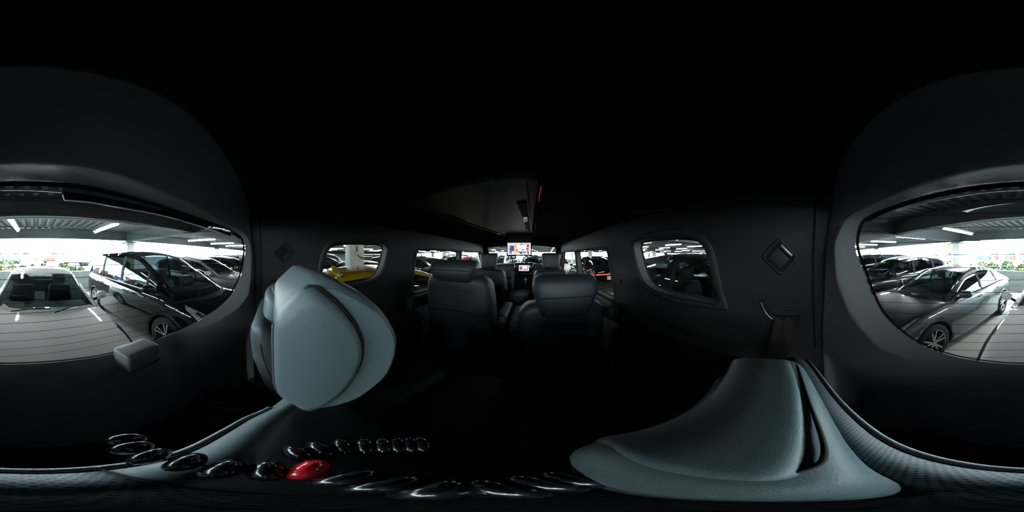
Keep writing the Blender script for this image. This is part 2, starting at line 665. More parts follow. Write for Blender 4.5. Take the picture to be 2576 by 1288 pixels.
WL, WR = wall(-1), wall(1)
for sgn, wo in ((-1, WL), (1, WR)):
    MB().tube([V(VX + sgn * hw(z), -0.078 + 0.03 * max(0.0, 0.1 - abs(z)) - 0.06 * max(0.0, -0.12 - z), z) for z in np.linspace(-0.34, 0.17, 20)], 0.0035, 6).obj('pillar_groove', MBLK, wo)
wn = 1
for sgn, wo in ((-1, WL), (1, WR)):
    for nm, pol in WINS:
        cy = sum(p[0] for p in pol) / len(pol)
        cz = sum(p[1] for p in pol) / len(pol)

        def rng(sc, dx, grow=0.0):
            out = []
            for y, z in pol:
                dy, dz = y - cy, z - cz
                L = math.hypot(dy, dz)
                y2, z2 = cy + dy * sc + dy / L * grow, cz + dz * sc + dz / L * grow
                out.append(V(VX + sgn * (hw(z2) + dx), y2, z2))
            return out
        fr = MB()
        fr.grid([rng(1, -0.001, 0.040), rng(1, -0.005, 0.034), rng(1, -0.007, 0.020), rng(1, -0.004, 0.010), rng(1, 0.004, 0.006)], closed=True)
        fr.obj('window_surround', TRIM, wo)
        rv = MB()
        rv.grid([rng(1, 0.004, 0.007), rng(1, 0.02, 0.006), rng(1, 0.05, 0.004), rng(1, 0.055, 0.0)], closed=True)
        rv.obj('window_reveal', TRIML, wo)
        gl = MB()
        r0 = rng(1, 0.052, 0.006)
        c0 = V(VX + sgn * (hw(cz) + 0.052), cy, cz)
        gl.v = r0 + [c0]
        gl.f = [(i, (i + 1) % len(r0), len(r0)) for i in range(len(r0))]
        gs = MB()
        gs.tube(rng(1, 0.05, 0.003), 0.005, 6, closed=True)
        g = gl.obj('window_%d' % wn, GL_S if nm != 'front door' else GL_F)
        tag(g, '%s side %s window glass of the van' % ('left' if sgn < 0 else 'right', nm), kind='structure')
        gs.obj('gasket', RUB, g)
        wn += 1

# ceiling
XR = hw(0.18)
cs = []
for k in range(49):
    a = -PI / 2 + PI * k / 48
    x = XR * math.sin(a)
    cs.append((VX + x, 0.18 + 0.125 * math.sqrt(max(0, 1 - (abs(x) / XR)**5))))
mb = MB()
mb.grid([[V(x, y, z - (0.075 * max(0.0, (y - 2.25) / 0.39)**2 if z > 0.2 else 0)) for x, z in cs] for y in np.linspace(SEAM + 0.004, 2.64, 28)])
tag(mb.obj('ceiling', HEADL), 'black fabric headliner of the van', kind='structure')
mb = MB()
mb.grid([[V(VX - 0.72, y, -1.2), V(VX, y, -1.2), V(VX + 0.72, y, -1.2)] for y in np.linspace(-0.5, 3.2, 8)])
tag(mb.obj('floor', CARPET), 'black carpeted cabin floor', kind='structure')

# windscreen
mb = MB()
scr = []
for i in range(9):
    t = i / 8
    row = []
    for j in range(17):
        v = -1 + j / 8
        row.append(V(VX + v * (0.60 + 0.06 * t), 2.64 + 0.52 * t + 0.06 * (1 - v * v), 0.215 - 0.495 * t - 0.05 * v * v * (1 - t)))
    scr.append(row)
mb.grid(scr)
tag(mb.obj('window_7', GL_F), 'front windscreen glass of the van', kind='structure')
mb = MB()
mb.tube(scr[0], 0.035, 8)
for j in (0, -1):
    mb.tube([r[j] for r in scr], 0.045, 8)
tag(mb.obj('trim_windscreen', MBLK), 'black windscreen pillars and header trim', kind='structure')

for sgn, side in ((-1, 'left'), (1, 'right')):
    t = thing('sun_visor', V(VX + sgn * 0.34, 2.53, 0.205), 'folded dark sun visor over the %s half of the windscreen' % side, 'sun visor')
    rcushion((0.40, 0.16, 0.02), 0.008, 2, 2).obj('flap', HEADL, t)
    MB().tube([(-sgn * 0.19, 0.085, 0.0), (sgn * 0.2, 0.085, 0.0)], 0.006, 6).obj('hinge_rod', TRIM, t)
t = thing('mirror', V(VX + 0.02, 2.62, 0.16), 'black interior mirror under the windscreen header', 'mirror')
rcushion((0.24, 0.03, 0.065), 0.012, 3, 3).shift((0, 0, -0.03)).obj('mirror_shell', MBLK, t)
MB().tube([(0, 0.02, -0.02), (0, 0.05, 0.035)], 0.01, 6).obj('stalk', MBLK, t)

# tailgate: glass surface and lofted trim


def gate_y(xr, z):
    return -(0.405 - 0.17 * z) + 0.30 * xr * xr + 1.0 * xr**4


def gate_hit(px, py):
    d = ray(px, py)
    lo, hi = 0.02, 3.0
    for _ in range(50):
        m_ = (lo + hi) / 2
        p = d * m_
        if p.y > gate_y(p.x - VX, p.z):
            lo = m_
        else:
            hi = m_
    return d * lo


gpx = [(2150, 606), (2158, 570), (2176, 546), (2230, 520), (2300, 497), (2400, 474), (2500, 460), (2576, 455), (100, 455), (200, 463), (300, 484), (400, 512), (480, 540), (560, 569),
       (602, 590), (616, 612), (616, 645), (607, 692), (592, 725), (570, 755), (538, 782), (480, 817), (400, 853), (320, 880), (250, 897), (180, 907), (100, 914), (10, 917), (2510, 914),
       (2420, 901), (2340, 878), (2280, 846), (2222, 792), (2192, 738), (2171, 680), (2156, 642)]
gout = [p for p in spline([gate_hit(*q) for q in gpx], 4, True)]
# put every sample back on the glass surface
gout = [Vector((p.x, gate_y(p.x - VX, p.z), p.z)) for p in gout]
gc = Vector((VX, 0, -0.07))


def outer_pt(p):
    """from the glass outline outwards to the tailgate opening seam"""
    dx, dz = p.x - gc.x, p.z - gc.z
    for k in range(1, 400):
        s = 1 + k * 0.01
        x, z = gc.x + dx * s, gc.z + dz * s
        if z < -0.80:
            return x, -0.80
        xr = abs(x - VX)
        if z <= 0.18:
            if xr > hw(z):
                return VX + math.copysign(hw(z), dx), z
        elif xr >= XR or z > 0.18 + 0.125 * math.sqrt(max(0, 1 - (xr / XR)**5)):
            return x, z
    return x, z


rings = []
SP = [0, 0.02, 0.07, 0.13, 0.18, 0.205, 0.225, 0.25, 0.29, 0.36, 0.5, 0.65, 0.8, 0.92, 1.0]
SR = 0.215                # share of the trim that is the reveal next to the glass


def lerp3(s, a, b):
    """0 -> 0, SR -> a, 1 -> b"""
    return a * s / SR if s < SR else a + (b - a) * (s - SR) / (1 - SR)


for s in SP:
    r = []
    for p in gout:
        ox, oz = outer_pt(p)
        down = max(0.0, min(1.0, (-0.26 - p.z) / 0.09))
        up = max(0.0, min(1.0, (p.z - 0.03) / 0.1))
        side = max(0.0, 1 - down - up)
        fw = max(0.0, min(1.0, (abs(ox - VX) - 0.50) / 0.15))
        oy = seamf(oz) * (1 - down * (1 - fw)) + (-0.33) * down * (1 - fw)
        ry = side * min(0.08, (oy - p.y) * 0.86) + up * (oy - p.y) * 0.48 + down * 0.03
        rx = side * 0.20 + up * 0.16 + down * 0.10
        rz = side * 0.25 + up * -0.16 + down * 0.10
        x = p.x + lerp3(s, rx, 1) * (ox - p.x)
        z = p.z + lerp3(s, rz, 1) * (oz - p.z)
        y = p.y + lerp3(s, ry, oy - p.y)
        r.append(V(x, y, z))
    rings.append(r)
mb = MB()
mb.grid(rings, closed=True)
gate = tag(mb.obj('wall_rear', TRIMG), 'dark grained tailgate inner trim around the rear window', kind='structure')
# seam gap behind the opening and lower closing panel
mb = MB()
ring_o = [(x - VX, z) for x, z in cs]
ring_o = [(-hw(z), z) for z in np.linspace(-0.8, 0.17, 14)] + ring_o + [(hw(z), z) for z in np.linspace(0.17, -0.8, 14)]
mb.grid([[V(VX + x * 1.004, seamf(z) + 0.006, z + (0.002 if z > 0.18 else 0)) for x, z in ring_o], [V(VX + x * 1.03, seamf(z) - 0.004, z + (0.02 if z > 0.18 else 0)) for x, z in ring_o]])
mb.obj('opening_seal', RUB, gate)
mb = MB()
mb.tube([V(VX + x * 0.998, seamf(z) + 0.002, z - (0.001 if z > 0.18 else 0)) for x, z in ring_o], 0.0028, 6)
mb.obj('seam_bead', TRIM, gate)
mb = MB()
mb.grid([[V(VX - 0.72, -0.33, -0.80), V(VX + 0.72, -0.33, -0.80)], [V(VX - 0.72, -0.45, -1.25), V(VX + 0.72, -0.45, -1.25)]])
mb.grid([[V(VX - 0.72, -0.33, -0.80), V(VX - 0.72, -0.5, -1.25)], [V(VX - 0.70, -0.11, -0.80), V(VX - 0.70, -0.11, -1.25)]])
mb.grid([[V(VX + 0.72, -0.33, -0.80), V(VX + 0.72, -0.5, -1.25)], [V(VX + 0.70, -0.11, -0.80), V(VX + 0.70, -0.11, -1.25)]])
mb.grid([[V(VX - 0.72, -0.33, -0.80), V(VX - 0.72, SEAM, -0.80)], [V(VX - 0.72, -0.1, -0.80), V(VX - 0.72, SEAM, -0.80)]])
mb.obj('lower_trim_panel', TRIM, gate)

# rear glass with printed border, heater lines
gl = MB()
cg = Vector((VX, gate_y(0, -0.07), -0.07))
rr = []
for s in (1.02, 0.8, 0.6, 0.4, 0.2, 0.02):
    r = []
    for p in gout:
        x, z = gc.x + (p.x - gc.x) * s, gc.z + (p.z - gc.z) * s
        r.append(V(x, gate_y(x - VX, z) - 0.008, z))
    rr.append(r)
gl.grid(rr, closed=True)
gl.f.append(tuple(range(len(gl.v) - len(gout), len(gl.v))))
rearglass = tag(gl.obj('window_8', GL_R), 'curved rear window glass of the van with heater lines', kind='structure')
fr = MB()


def gring(off, dy):
    out = []
    n = len(gout)
    for i, p in enumerate(gout):
        t = gout[(i + 1) % n] - gout[i - 1]
        nx, nz = t.z, -t.x
        L = math.hypot(nx, nz) or 1
        nx, nz = nx / L, nz / L
        if nx * (p.x - gc.x) + nz * (p.z - gc.z) > 0:
            nx, nz = -nx, -nz
        k = 2.6 if p.z > 0.0 and nz < -0.6 else 1.0
        x, z = p.x + nx * off * k, p.z + nz * off * k
        out.append(V(x, gate_y(x - VX, z) + dy, z))
    return out


fr.grid([gring(0.0, -0.004), gring(0.0045, -0.0055)], closed=True)
fr.obj('printed_border', MBLK, rearglass)
fd = MB()
top = [i for i in range(len(gout))]
n = len(gout)
for off, rad, every in ((0.0053, 0.0012, 1), (0.0064, 0.0009, 1)):
    ring = [Vector(p) for p in gring(off, -0.0055)]
    acc = 0.0
    for i in range(n):
        a, b = ring[i], ring[(i + 1) % n]
        L = (b - a).length
        m_ = int(L / 0.0042)
        for k in range(m_):
            c = a + (b - a) * ((k + (0.5 if rad < 0.001 else 0)) / max(m_, 1))
            if c.z - H < 0.0 and c.z - H > -0.33:
                continue
            fd.add([(c.x - rad, c.y, c.z), (c.x, c.y, c.z - rad), (c.x + rad, c.y, c.z), (c.x, c.y, c.z + rad)], [(0, 1, 2, 3)])
fo = fd.obj('border_dots', MBLK, rearglass, False)
fo['kind'] = 'stuff'
g2 = [(p.x, p.z) for p in gout]
for k in range(15):
    z0 = -0.335 + 0.0335 * k
    run = []
    for x in np.linspace(VX - 0.68, VX + 0.68, 90):
        z = z0 + 0.028 * (1 - ((x - VX) / 0.6)**2) * (0.2 - z0)
        if inpoly(x, z, g2):
            run.append(V(x, gate_y(x - VX, z) - 0.007, z))
    if len(run) > 3:
        MB().tube(run, 0.00065, 4).obj('heater_line', RUB, rearglass)
# wiper motor cover under the glass
p0 = gate_hit(330, 868)
wm = rcushion((0.135, 0.09, 0.085), 0.016, 3, 3, lambda p: Vector((p.x + 0.12 * p.z * (1 if p.x > 0 else -1), p.y, p.z))).shift((p0.x + 0.012, p0.y + 0.045, p0.z - 0.022 + H))
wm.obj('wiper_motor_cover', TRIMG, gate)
MB().tube([V(p0.x - 0.05, p0.y + 0.091, p0.z - 0.05), V(p0.x + 0.075, p0.y + 0.091, p0.z - 0.05)], 0.0025, 6).obj('cover_seam', TRIM, gate)
# printed safety mark on the glass, small white strokes
mk = MB()
mx0 = gate_hit(2346, 846)
rnd = random.Random(3)
for row, (n_, w_) in enumerate(((7, 0.0034), (4, 0.003), (4, 0.003), (5, 0.0034), (3, 0.003))):
    for k in range(n_):
        x = mx0.x + 0.012 - k * 0.0046 - row * 0.001
        z = mx0.z - row * 0.0058 - k * 0.0006
        y = gate_y(x - VX, z) - 0.0045
        for st in range(2):
            dx = (rnd.random() - 0.5) * 0.003
            dz = (rnd.random() - 0.5) * 0.002
            if rnd.random() < 0.5:
                a, b = w_ / 2, 0.0005
            else:
                a, b = 0.0005, w_ / 2
            mk.add([V(x + dx - a, y, z + dz - b), V(x + dx + a, y, z + dz - b), V(x + dx + a, y, z + dz + b), V(x + dx - a, y, z + dz + b)], [(0, 1, 2, 3)])
mk.obj('printed_mark', PAPER, rearglass, False)
# rear spoiler over the glass, outside
sp = MB()
lowc, hic = [], []
for px, py in ((168, 478), (172, 492), (230, 497), (300, 511), (360, 523), (420, 536), (500, 560), (560, 580), (596, 594)):
    d = ray(px, py)
    for _ in range(6):
        pass
    p = gate_hit(px, py)
    lowc.append(V(p.x, p.y - 0.03, p.z))
    hic.append(V(p.x, p.y - 0.028, p.z + 0.10))
sp.sheet([lowc, hic], 0.012, (0, -1, 0))
spo = thing('rear_spoiler', lowc[0], 'dark roof spoiler seen through the top of the rear window', 'spoiler')
o = sp.shift([-c for c in lowc[0]]).obj('spoiler_lip', BLK, spo, False)
ed = MB().tube([(p[0] - lowc[0][0], p[1] - lowc[0][1] - 0.004, p[2] - lowc[0][2]) for p in lowc], 0.0032, 6)
ed.obj('edge_strip', mat('spoiler_edge', (0.8, 0.8, 0.8), 0.4), spo)
ed = MB().tube([V(*(gate_hit(px, py) + Vector((0, -0.02, 0)))) for px, py in ((2240, 527), (2320, 503), (2420, 483), (2520, 471), (20, 469), (100, 471), (160, 476))], 0.0028, 6)
ed.shift([-c for c in lowc[0]]).obj('edge_strip', mat('spoiler_edge', (0.8, 0.8, 0.8), 0.4), spo)

# ------------------------------------------------- rear pillar fittings


def on_wall(px, py, sgn, inset=0.0):
    d = ray(px, py)
    z = 0.0
    for _ in range(8):
        t = (VX + sgn * (hw(z) - inset)) / d.x
        z = d.z * t
    return d * t


def diamond(sgn, px, py, side):
    c = on_wall(px, py, sgn)
    t = thing('belt_buckle_pocket', V(c.x, c.y, c.z), 'diamond shaped belt buckle pocket in the %s rear pillar' % side, 'buckle pocket')
    s = 0.044
    a = math.radians(45)

    def sq(sz, dx, rad):
        pts = rpoly([(-sz, -sz * 0.92), (sz, -sz * 0.92), (sz, sz * 0.92), (-sz, sz * 0.92)], rad, 4)
        out = []
        for u, v in pts:
            y, z = u * math.cos(a) - v * math.sin(a), u * math.sin(a) + v * math.cos(a)
            out.append((-sgn * dx - sgn * 0.16 * z, y, z))
        return out
    MB().grid([sq(s * 1.02, 0.0, 0.016), sq(s * 1.0, 0.003, 0.016), sq(s * 0.80, 0.0035, 0.008), sq(s * 0.76, 0.001, 0.008), sq(s * 0.74, -0.010, 0.007)], closed=True).obj('frame', TRIM, t)
    m1 = MB()
    r = sq(s * 0.75, 0.0005, 0.007)
    m1.v = r
    m1.f = [tuple(range(len(r)))]
    m1.obj('pocket_floor', MBLK, t)
    fl = rcushion((0.010, s * 1.18, s * 1.06), 0.003, 1, 2)
    rot = Matrix.Rotation(a if True else -a, 4, 'X')
    fl.v = [tuple(rot @ (Vector(p) + Vector((0, 0, -0.007)))) for p in fl.v]
    fl.v = [(p[0] - sgn * 0.002 - sgn * 0.16 * p[2], p[1], p[2]) for p in fl.v]
    if side == 'right':
        fl.obj('flap', TRIM, t)
    tg = rcushion((0.008, s * 1.05, s * 0.22), 0.002, 1, 2)
    tg.v = [tuple(rot @ (Vector(p) + Vector((0, 0, s * 0.60 if side == 'right' else -s * 0.55)))) for p in tg.v]
    tg.v = [(p[0] - sgn * 0.004 - sgn * 0.16 * p[2], p[1], p[2]) for p in tg.v]
    tg.obj('latch_tongue', SATIN if side == 'right' else TRIM, t)


diamond(1, 1962, 647, 'right')
diamond(-1, 712, 636, 'left')


def belt_slot(sgn, pts, plate, belt, side):
    c = on_wall(*pts[2], sgn)
    t = thing('seat_belt', V(c.x, c.y, c.z), 'seat belt coming out of a curved slot in the %s rear pillar' % side, 'seat belt')
    P = [on_wall(px, py, sgn, 0.002) - c for px, py in pts]
    cr = spline(P, 6)
    MB().tube(cr, 0.0075, 8).obj('slot', MBLK, t)
    low = [p + Vector((-sgn * 0.004, 0.004, -0.007)) for p in cr[:len(cr) // 2 + 1]]
    MB().tube(low, 0.0025, 6).obj('slot_lip', SATIN, t)
    Q = spline([on_wall(px, py, sgn, 0.0) - c for px, py in plate], 5, True)
    MB().tube(Q, 0.0012, 4, closed=True).obj('plate_edge', MBLK, t)
    b = [on_wall(px, py, sgn, ins) - c for px, py, ins in belt]
    rows = []
    n_ = 7
    for i in range(n_ + 1):
        u = i / n_
        rows.append([tuple(b[0].lerp(b[1], k / 6) * (1 - u) + b[2].lerp(b[3], k / 6) * u + Vector((-sgn * (0.004 + 0.003 * math.sin(k * 1.9) * (1 - u)), 0, 0))) for k in range(7)])
    MB().sheet(rows, 0.002, (sgn, 0, 0)).obj('webbing', BELT, t)


belt_slot(1, [(1918, 754), (1928, 778), (1948, 797), (1980, 799), (2012, 798)], [(1893, 745), (1925, 738), (1945, 765), (1970, 779), (2015, 781), (2030, 800), (2010, 814), (1935, 812), (1905, 780)],
          [(1948, 800, 0.004), (2000, 800, 0.004), (1925, 905, 0.02), (1978, 905, 0.02)], 'right')
belt_slot(-1, [(727, 688), (721, 700), (712, 706), (700, 707), (684, 707)], [(738, 684), (722, 680), (712, 694), (690, 698), (678, 704), (680, 716), (715, 717), (732, 704)],
          [(710, 708, 0.004), (688, 709, 0.004), (722, 745, 0.03), (694, 745, 0.03)], 'left')
for sgn, px, py, side in ((-1, 1002, 690, 'left'), (1, 1560, 709, 'right')):
    c = on_wall(px, py, sgn, 0.004)
    t = thing('coat_hook', V(c.x, c.y, c.z), 'small square coat hook on the %s middle pillar' % side, 'coat hook')
    rcushion((0.008, 0.022, 0.022), 0.003, 1, 2).obj('socket', MBLK, t)
    MB().tube([(-sgn * 0.004, -0.007, -0.001), (-sgn * 0.008, 0, -0.002), (-sgn * 0.004, 0.007, -0.001)], 0.0018, 6).obj('hook', SATIN, t)
# grab handle above the right quarter window
c = on_wall(1650, 530, 1)
for px, side, sgn in ((1655, 'right', 1),):
    A, B = on_wall(1600, 533, 1, 0.03), on_wall(1690, 528, 1, 0.03)
    t = thing('grab_handle', V(*A), 'black folding grab handle over the right quarter window', 'grab handle')
    A2, B2 = on_wall(1600, 533, 1, 0.0), on_wall(1690, 528, 1, 0.0)
    MB().tube(spline([A2 - A, Vector((0, 0, 0)) + (B - A) * 0.08, (B - A) * 0.92, B2 - A], 6), 0.009, 8).obj('grip', TRIM, t)
    for q_ in (A2, B2):
        MB().box(tuple(q_ - A), (0.02, 0.03, 0.025)).obj('mount', MBLK, t, False)
# armrest ledges of the sliding doors
for sgn, side in ((-1, 'left'), (1, 'right')):
    t = thing('door_armrest', V(VX + sgn * 0.66, 0.9, -0.5), 'dark padded ledge with a bright strip below the %s sliding door window' % side, 'armrest')
    rcushion((0.09, 1.0, 0.10), 0.03, 3, 3).shift((-sgn * 0.01, 0.45, 0.14)).obj('pad', TRIM, t)
    MB().tube([(-sgn * 0.055, 0.0, 0.10), (-sgn * 0.057, 0.9, 0.13)], 0.004, 6).obj('strip', SATIN, t)

# ------------------------------------------------- overhead console, monitor
t = thing('overhead_console', V(VX, 1.4, 0.30), 'black ceiling console with vents and lamp panel', 'ceiling console')


def L(x, y, z):
    return (x - VX, y - 1.4, z - 0.30)


pts = spline([(-0.62, 0.68, 0), (-0.45, 0.60, 0), (-0.2, 0.56, 0), (0.0, 0.545, 0), (0.025, 0.58, 0)], 5) + [Vector((-0.005, 2.22, 0)), Vector((-0.34, 2.22, 0))]
low, lip = [], []
cxm = sum(p.x for p in pts) / len(pts)
cym = sum(p.y for p in pts) / len(pts)
mb = MB()
mb.grid([[L(p.x, p.y, 0.31) for p in pts], [L(p.x, p.y, 0.285) for p in pts], [L(p.x + (cxm - p.x) * 0.02, p.y + (cym - p.y) * 0.02, 0.279) for p in pts]], closed=True)
n0 = len(mb.v) - len(pts)
mb.f.append(tuple(range(n0, len(mb.v)))[::-1])
mb.obj('panel', mat('console_plastic', (0.05, 0.05, 0.055), 0.45), t, False)
MB().tube([L(-0.60, 0.70, 0.272), L(-0.52, 1.3, 0.272), L(-0.345, 2.2, 0.272)], 0.006, 6).obj('left_rail', TRIML, t)
MB().tube([L(-0.615, 0.70, 0.283), L(-0.54, 1.3, 0.283), L(-0.36, 2.2, 0.283)], 0.010, 6).obj('left_groove', MBLK, t)
MB().tube([L(-0.018, 0.56, 0.276), L(-0.012, 1.3, 0.273), L(0.004, 2.0, 0.272), L(-0.01, 2.15, 0.272)], 0.0035, 6).obj('right_rail', SATIN, t)
MB().tube([L(0.034, 0.62, 0.286), L(0.032, 1.6, 0.283), L(0.03, 2.3, 0.28)], 0.0035, 6).obj('right_trim', TRIML, t)
MB().tube([L(0.034, 0.62, 0.283), L(0.034, 0.80, 0.283)], 0.0022, 6).obj('red_lamp', mat('red_lamp', (0.4, 0.01, 0.01), 0.4, emit=(1, 0.03, 0.05), estr=0.25), t)
rows = [[L(-0.075, 0.82, 0.277), L(-0.026, 0.80, 0.277)], [L(-0.05, 1.6, 0.277), L(-0.02, 1.6, 0.277)], [L(-0.045, 2.1, 0.277), L(-0.018, 2.1, 0.277)]]
MB().sheet(rows, 0.004, (0, 0, -1)).obj('switch_panel', MBLK, t, False)
for k, y in enumerate((1.18, 1.62)):
    MB().box(L(-0.045, y, 0.272), (0.03, 0.16, 0.006)).obj('vent', BLK, t, False)
    MB().box(L(-0.046, y + 0.03, 0.268), (0.018, 0.015, 0.006)).obj('vent_tab', SATIN, t, False)
MB().box(L(-0.18, 2.02, 0.277), (0.22, 0.22, 0.004)).obj('map_lamp_panel', TRIM, t, False)
for x in (-0.24, -0.18, -0.10):
    MB().box(L(x, 1.95, 0.274), (0.035, 0.05, 0.004)).obj('lamp_lens', TRIML, t, False)
for y, x in ((1.02, -0.535), (1.12, -0.52)):
    MB().box(L(x, y, 0.272), (0.03, 0.09, 0.006)).obj('side_vent', MBLK, t, False)
for x, y in ((-0.40, 1.9), (-0.385, 2.0)):
    MB().box(L(x, y, 0.27), (0.02, 0.05, 0.006)).obj('clip', CHR, t, False)

# video picture printed on both screens: a bright room with two people


def screen_mats():
    def em(n, c, s=1.0):
        return mat('scr_' + n, (0, 0, 0), 0.3, emit=c, estr=s)
    return {'bg': em('bg', srgb(236, 228, 240), 1.1), 'ora': em('ora', srgb(240, 190, 150)), 'blue': em('blue', srgb(70, 80, 130), 0.9), 'dk': em('dk', srgb(50, 50, 62), 0.9),
            'wh': em('wh', srgb(250, 250, 250), 1.3), 'gr': em('gr', srgb(170, 165, 180)), 'skin': em('skin', srgb(215, 150, 135)), 'red': em('red', srgb(235, 120, 130)), 'lb': em('lb', srgb(200, 205, 235))}


SM = screen_mats()


def picture(parent, w, h, y0, dim=1.0):
    """flat video frame facing -Y, centred on the parent's origin"""
    el = [('bg', [(-.5, -.5), (.5, -.5), (.5, .5), (-.5, .5)]),
          ('lb', [(-.48, -.40), (-.36, -.40), (-.36, .28), (-.48, .28)]), ('dk', [(-.30, -.2), (-.22, -.2), (-.22, .25), (-.30, .25)]),
          ('ora', [(-.22, -.48), (-.10, -.48), (-.10, .34), (-.22, .34)]), ('wh', [(-.08, -.15), (.28, -.15), (.28, .30), (-.08, .30)]),
          ('gr', [(.02, .30), (.20, .30), (.17, .46), (.05, .46)]), ('gr', [(.10, -.15), (.24, -.15), (.22, -.02), (.12, -.02)]),
          ('dk', [(-.06, -.32), (.30, -.32), (.30, -.24), (-.06, -.24)]), ('dk', [(.02, -.45), (.14, -.45), (.12, -.30), (.04, -.30)]), ('gr', [(.18, -.46), (.28, -.46), (.28, -.34), (.18, -.34)]),
          ('dk', [(-.12, -.20), (-.07, -.22), (-.06, -.05), (-.10, -.02)]),
          ('red', [(.22, .38), (.46, .38), (.46, .45), (.22, .45)]), ('gr', [(-.46, .40), (.02, .40), (.02, .44), (-.46, .44)]),
          ('blue', [(-.42, -.02), (-.38, .16), (-.28, .16), (-.26, -.02), (-.30, -.10), (-.30, -.42), (-.34, -.42), (-.345, -.16), (-.36, -.42), (-.40, -.42), (-.40, -.10)]),
          ('dk', [(-.38, .17), (-.30, .17), (-.30, .27), (-.37, .29)]),
          ('skin', [(.33, -.2), (.32, .08), (.36, .18), (.42, .18), (.44, -.02), (.40, -.22)]), ('dk', [(.34, .18), (.38, .16), (.43, .2), (.43, .32), (.38, .35), (.34, .30)]),
          ('dk', [(.34, -.22), (.42, -.22), (.43, -.46), (.36, -.46)]), ('dk', [(.30, -.06), (.36, -.08), (.37, .04), (.32, .06)]),
          ('wh', [(-.5, -.47), (.5, -.47), (.5, -.44), (-.5, -.44)])]
    for i, (mk_, pg) in enumerate(el):
        m_ = MB()
        yy = y0 - 0.00012 * i
        m_.v = [(u * w, yy, v * h) for u, v in pg]
        m_.f = [tuple(range(len(pg)))]
        m_.obj('picture' if i == 0 else 'picture_shape', SM[mk_], parent, False)


mo = thing('roof_monitor', V(-0.159, 2.02, 0.09), 'flip down roof monitor showing a bright video of two people', 'monitor')
scn = rcushion((0.315, 0.022, 0.175), 0.008, 1, 2).obj('screen_body', BLK, mo)
picture(scn, 0.288, 0.148, -0.0116)
rcushion((0.31, 0.05, 0.05), 0.012, 1, 2).shift((0, 0.01, 0.115)).obj('hinge_bar', TRIML, mo)
rcushion((0.34, 0.25, 0.05), 0.015, 1, 2).shift((0, 0.08, 0.175)).obj('housing', MBLK, mo)

# ------------------------------------------------- dashboard
t = thing('dashboard', V(VX, 2.6, -1.2), 'dark dashboard with centre stack, vents and shifter', 'dashboard')


def Ld(x, y, z):
    return (x - VX, y - 2.6, z + 1.2)


mb = rcushion((1.34, 0.50, 0.26), 0.06, 6, 4, lambda p: Vector((p.x, p.y - 0.04 * math.cos(p.x * 2.2), p.z + 0.02 * math.cos(p.x * 3)))).shift(Ld(VX, 2.92, -0.275))
mb.obj('upper_pad', mat('dash_pad', (0.03, 0.032, 0.033), 0.6, bump=0.3), t)
rcushion((1.30, 0.34, 0.16), 0.05, 4, 3).shift(Ld(VX, 2.90, -0.42)).obj('trim_band', mat('dash_trim', (0.11, 0.11, 0.10), 0.45), t)
rcushion((1.28, 0.4, 0.6), 0.05, 4, 3).shift(Ld(VX, 2.98, -0.8)).obj('lower_panel', MBLK, t)
st = rcushion((0.30, 0.10, 0.22), 0.02, 2, 3).shift(Ld(-0.125, 2.54, -0.215)).obj('centre_display', BLK, t)
pc = thing('display_picture', (0, 0, 0), None, None)
pc.parent = st
pc.location = Ld(-0.122, 2.4885, -0.185)
picture(pc, 0.155, 0.088, 0)
for x in (-0.225, -0.022):
    MB().lathe([(0.0, 0.012), (0.012, 0.012), (0.014, 0.0), (0.0, 0.0)], 14).shift(Ld(x, 2.478, -0.265)).obj('knob', CHR, t)
for k in range(6):
    MB().box(Ld(-0.19 + 0.026 * k, 2.488, -0.275), (0.016, 0.006, 0.008)).obj('button', TRIML, t, False)
cs_ = rcushion((0.30, 0.22, 0.34), 0.03, 3, 3, lambda p: Vector((p.x, p.y - 0.25 * (0.1 - p.z), p.z))).shift(Ld(-0.125, 2.56, -0.47)).obj('centre_stack', MBLK, t)
rcushion((0.05, 0.07, 0.40), 0.015, 1, 2, lambda p: Vector((p.x, p.y - 0.25 * (0.1 - p.z), p.z))).shift(Ld(-0.285, 2.46, -0.42)).obj('stack_side_trim', TRIML, t)
rcushion((0.05, 0.07, 0.40), 0.015, 1, 2, lambda p: Vector((p.x, p.y - 0.25 * (0.1 - p.z), p.z))).shift(Ld(0.035, 2.46, -0.42)).obj('stack_side_trim', TRIML, t)
sh = MB().tube([(0, 0, 0), (0, -0.01, 0.06)], 0.010, 8).tube([(0, -0.01, 0.05), (0, -0.014, 0.075), (0, -0.018, 0.10)], [0.016, 0.022, 0.014], 10)
sh.shift(Ld(-0.09, 2.37, -0.42)).obj('shift_lever', SATIN, t)
t = thing('centre_console', V(-0.155, 2.1, -1.2), 'dark padded console box between the front seats', 'console')
rcushion((0.27, 0.46, 0.10), 0.03, 3, 3).shift((0, 0, 0.68)).obj('lid', LEAD, t)
rcushion((0.25, 0.44, 0.62), 0.02, 3, 3).shift((0, 0, 0.315)).obj('box', MBLK, t)
sw = thing('steering_wheel', V(0.20, 2.46, -0.25), 'black steering wheel ahead of the right front seat', 'steering wheel')
rot = Matrix.Rotation(math.radians(-25), 4, 'X')
rim_ = [tuple(rot @ Vector((0.185 * math.cos(2 * PI * k / 32), 0, 0.185 * math.sin(2 * PI * k / 32)))) for k in range(32)]
MB().tube(rim_, 0.015, 8, closed=True).obj('rim', TRIM, sw)
hub = rcushion((0.15, 0.05, 0.12), 0.02, 2, 3)
hub.v = [tuple(rot @ Vector(p)) for p in hub.v]
hub.obj('hub', MBLK, sw)
for ang in (0, PI, -PI / 2):
    MB().tube([tuple(rot @ Vector((0.06 * math.cos(ang), 0, 0.06 * math.sin(ang)))), tuple(rot @ Vector((0.18 * math.cos(ang), 0, 0.18 * math.sin(ang))))], 0.013, 6).obj('spoke', SATIN, sw)
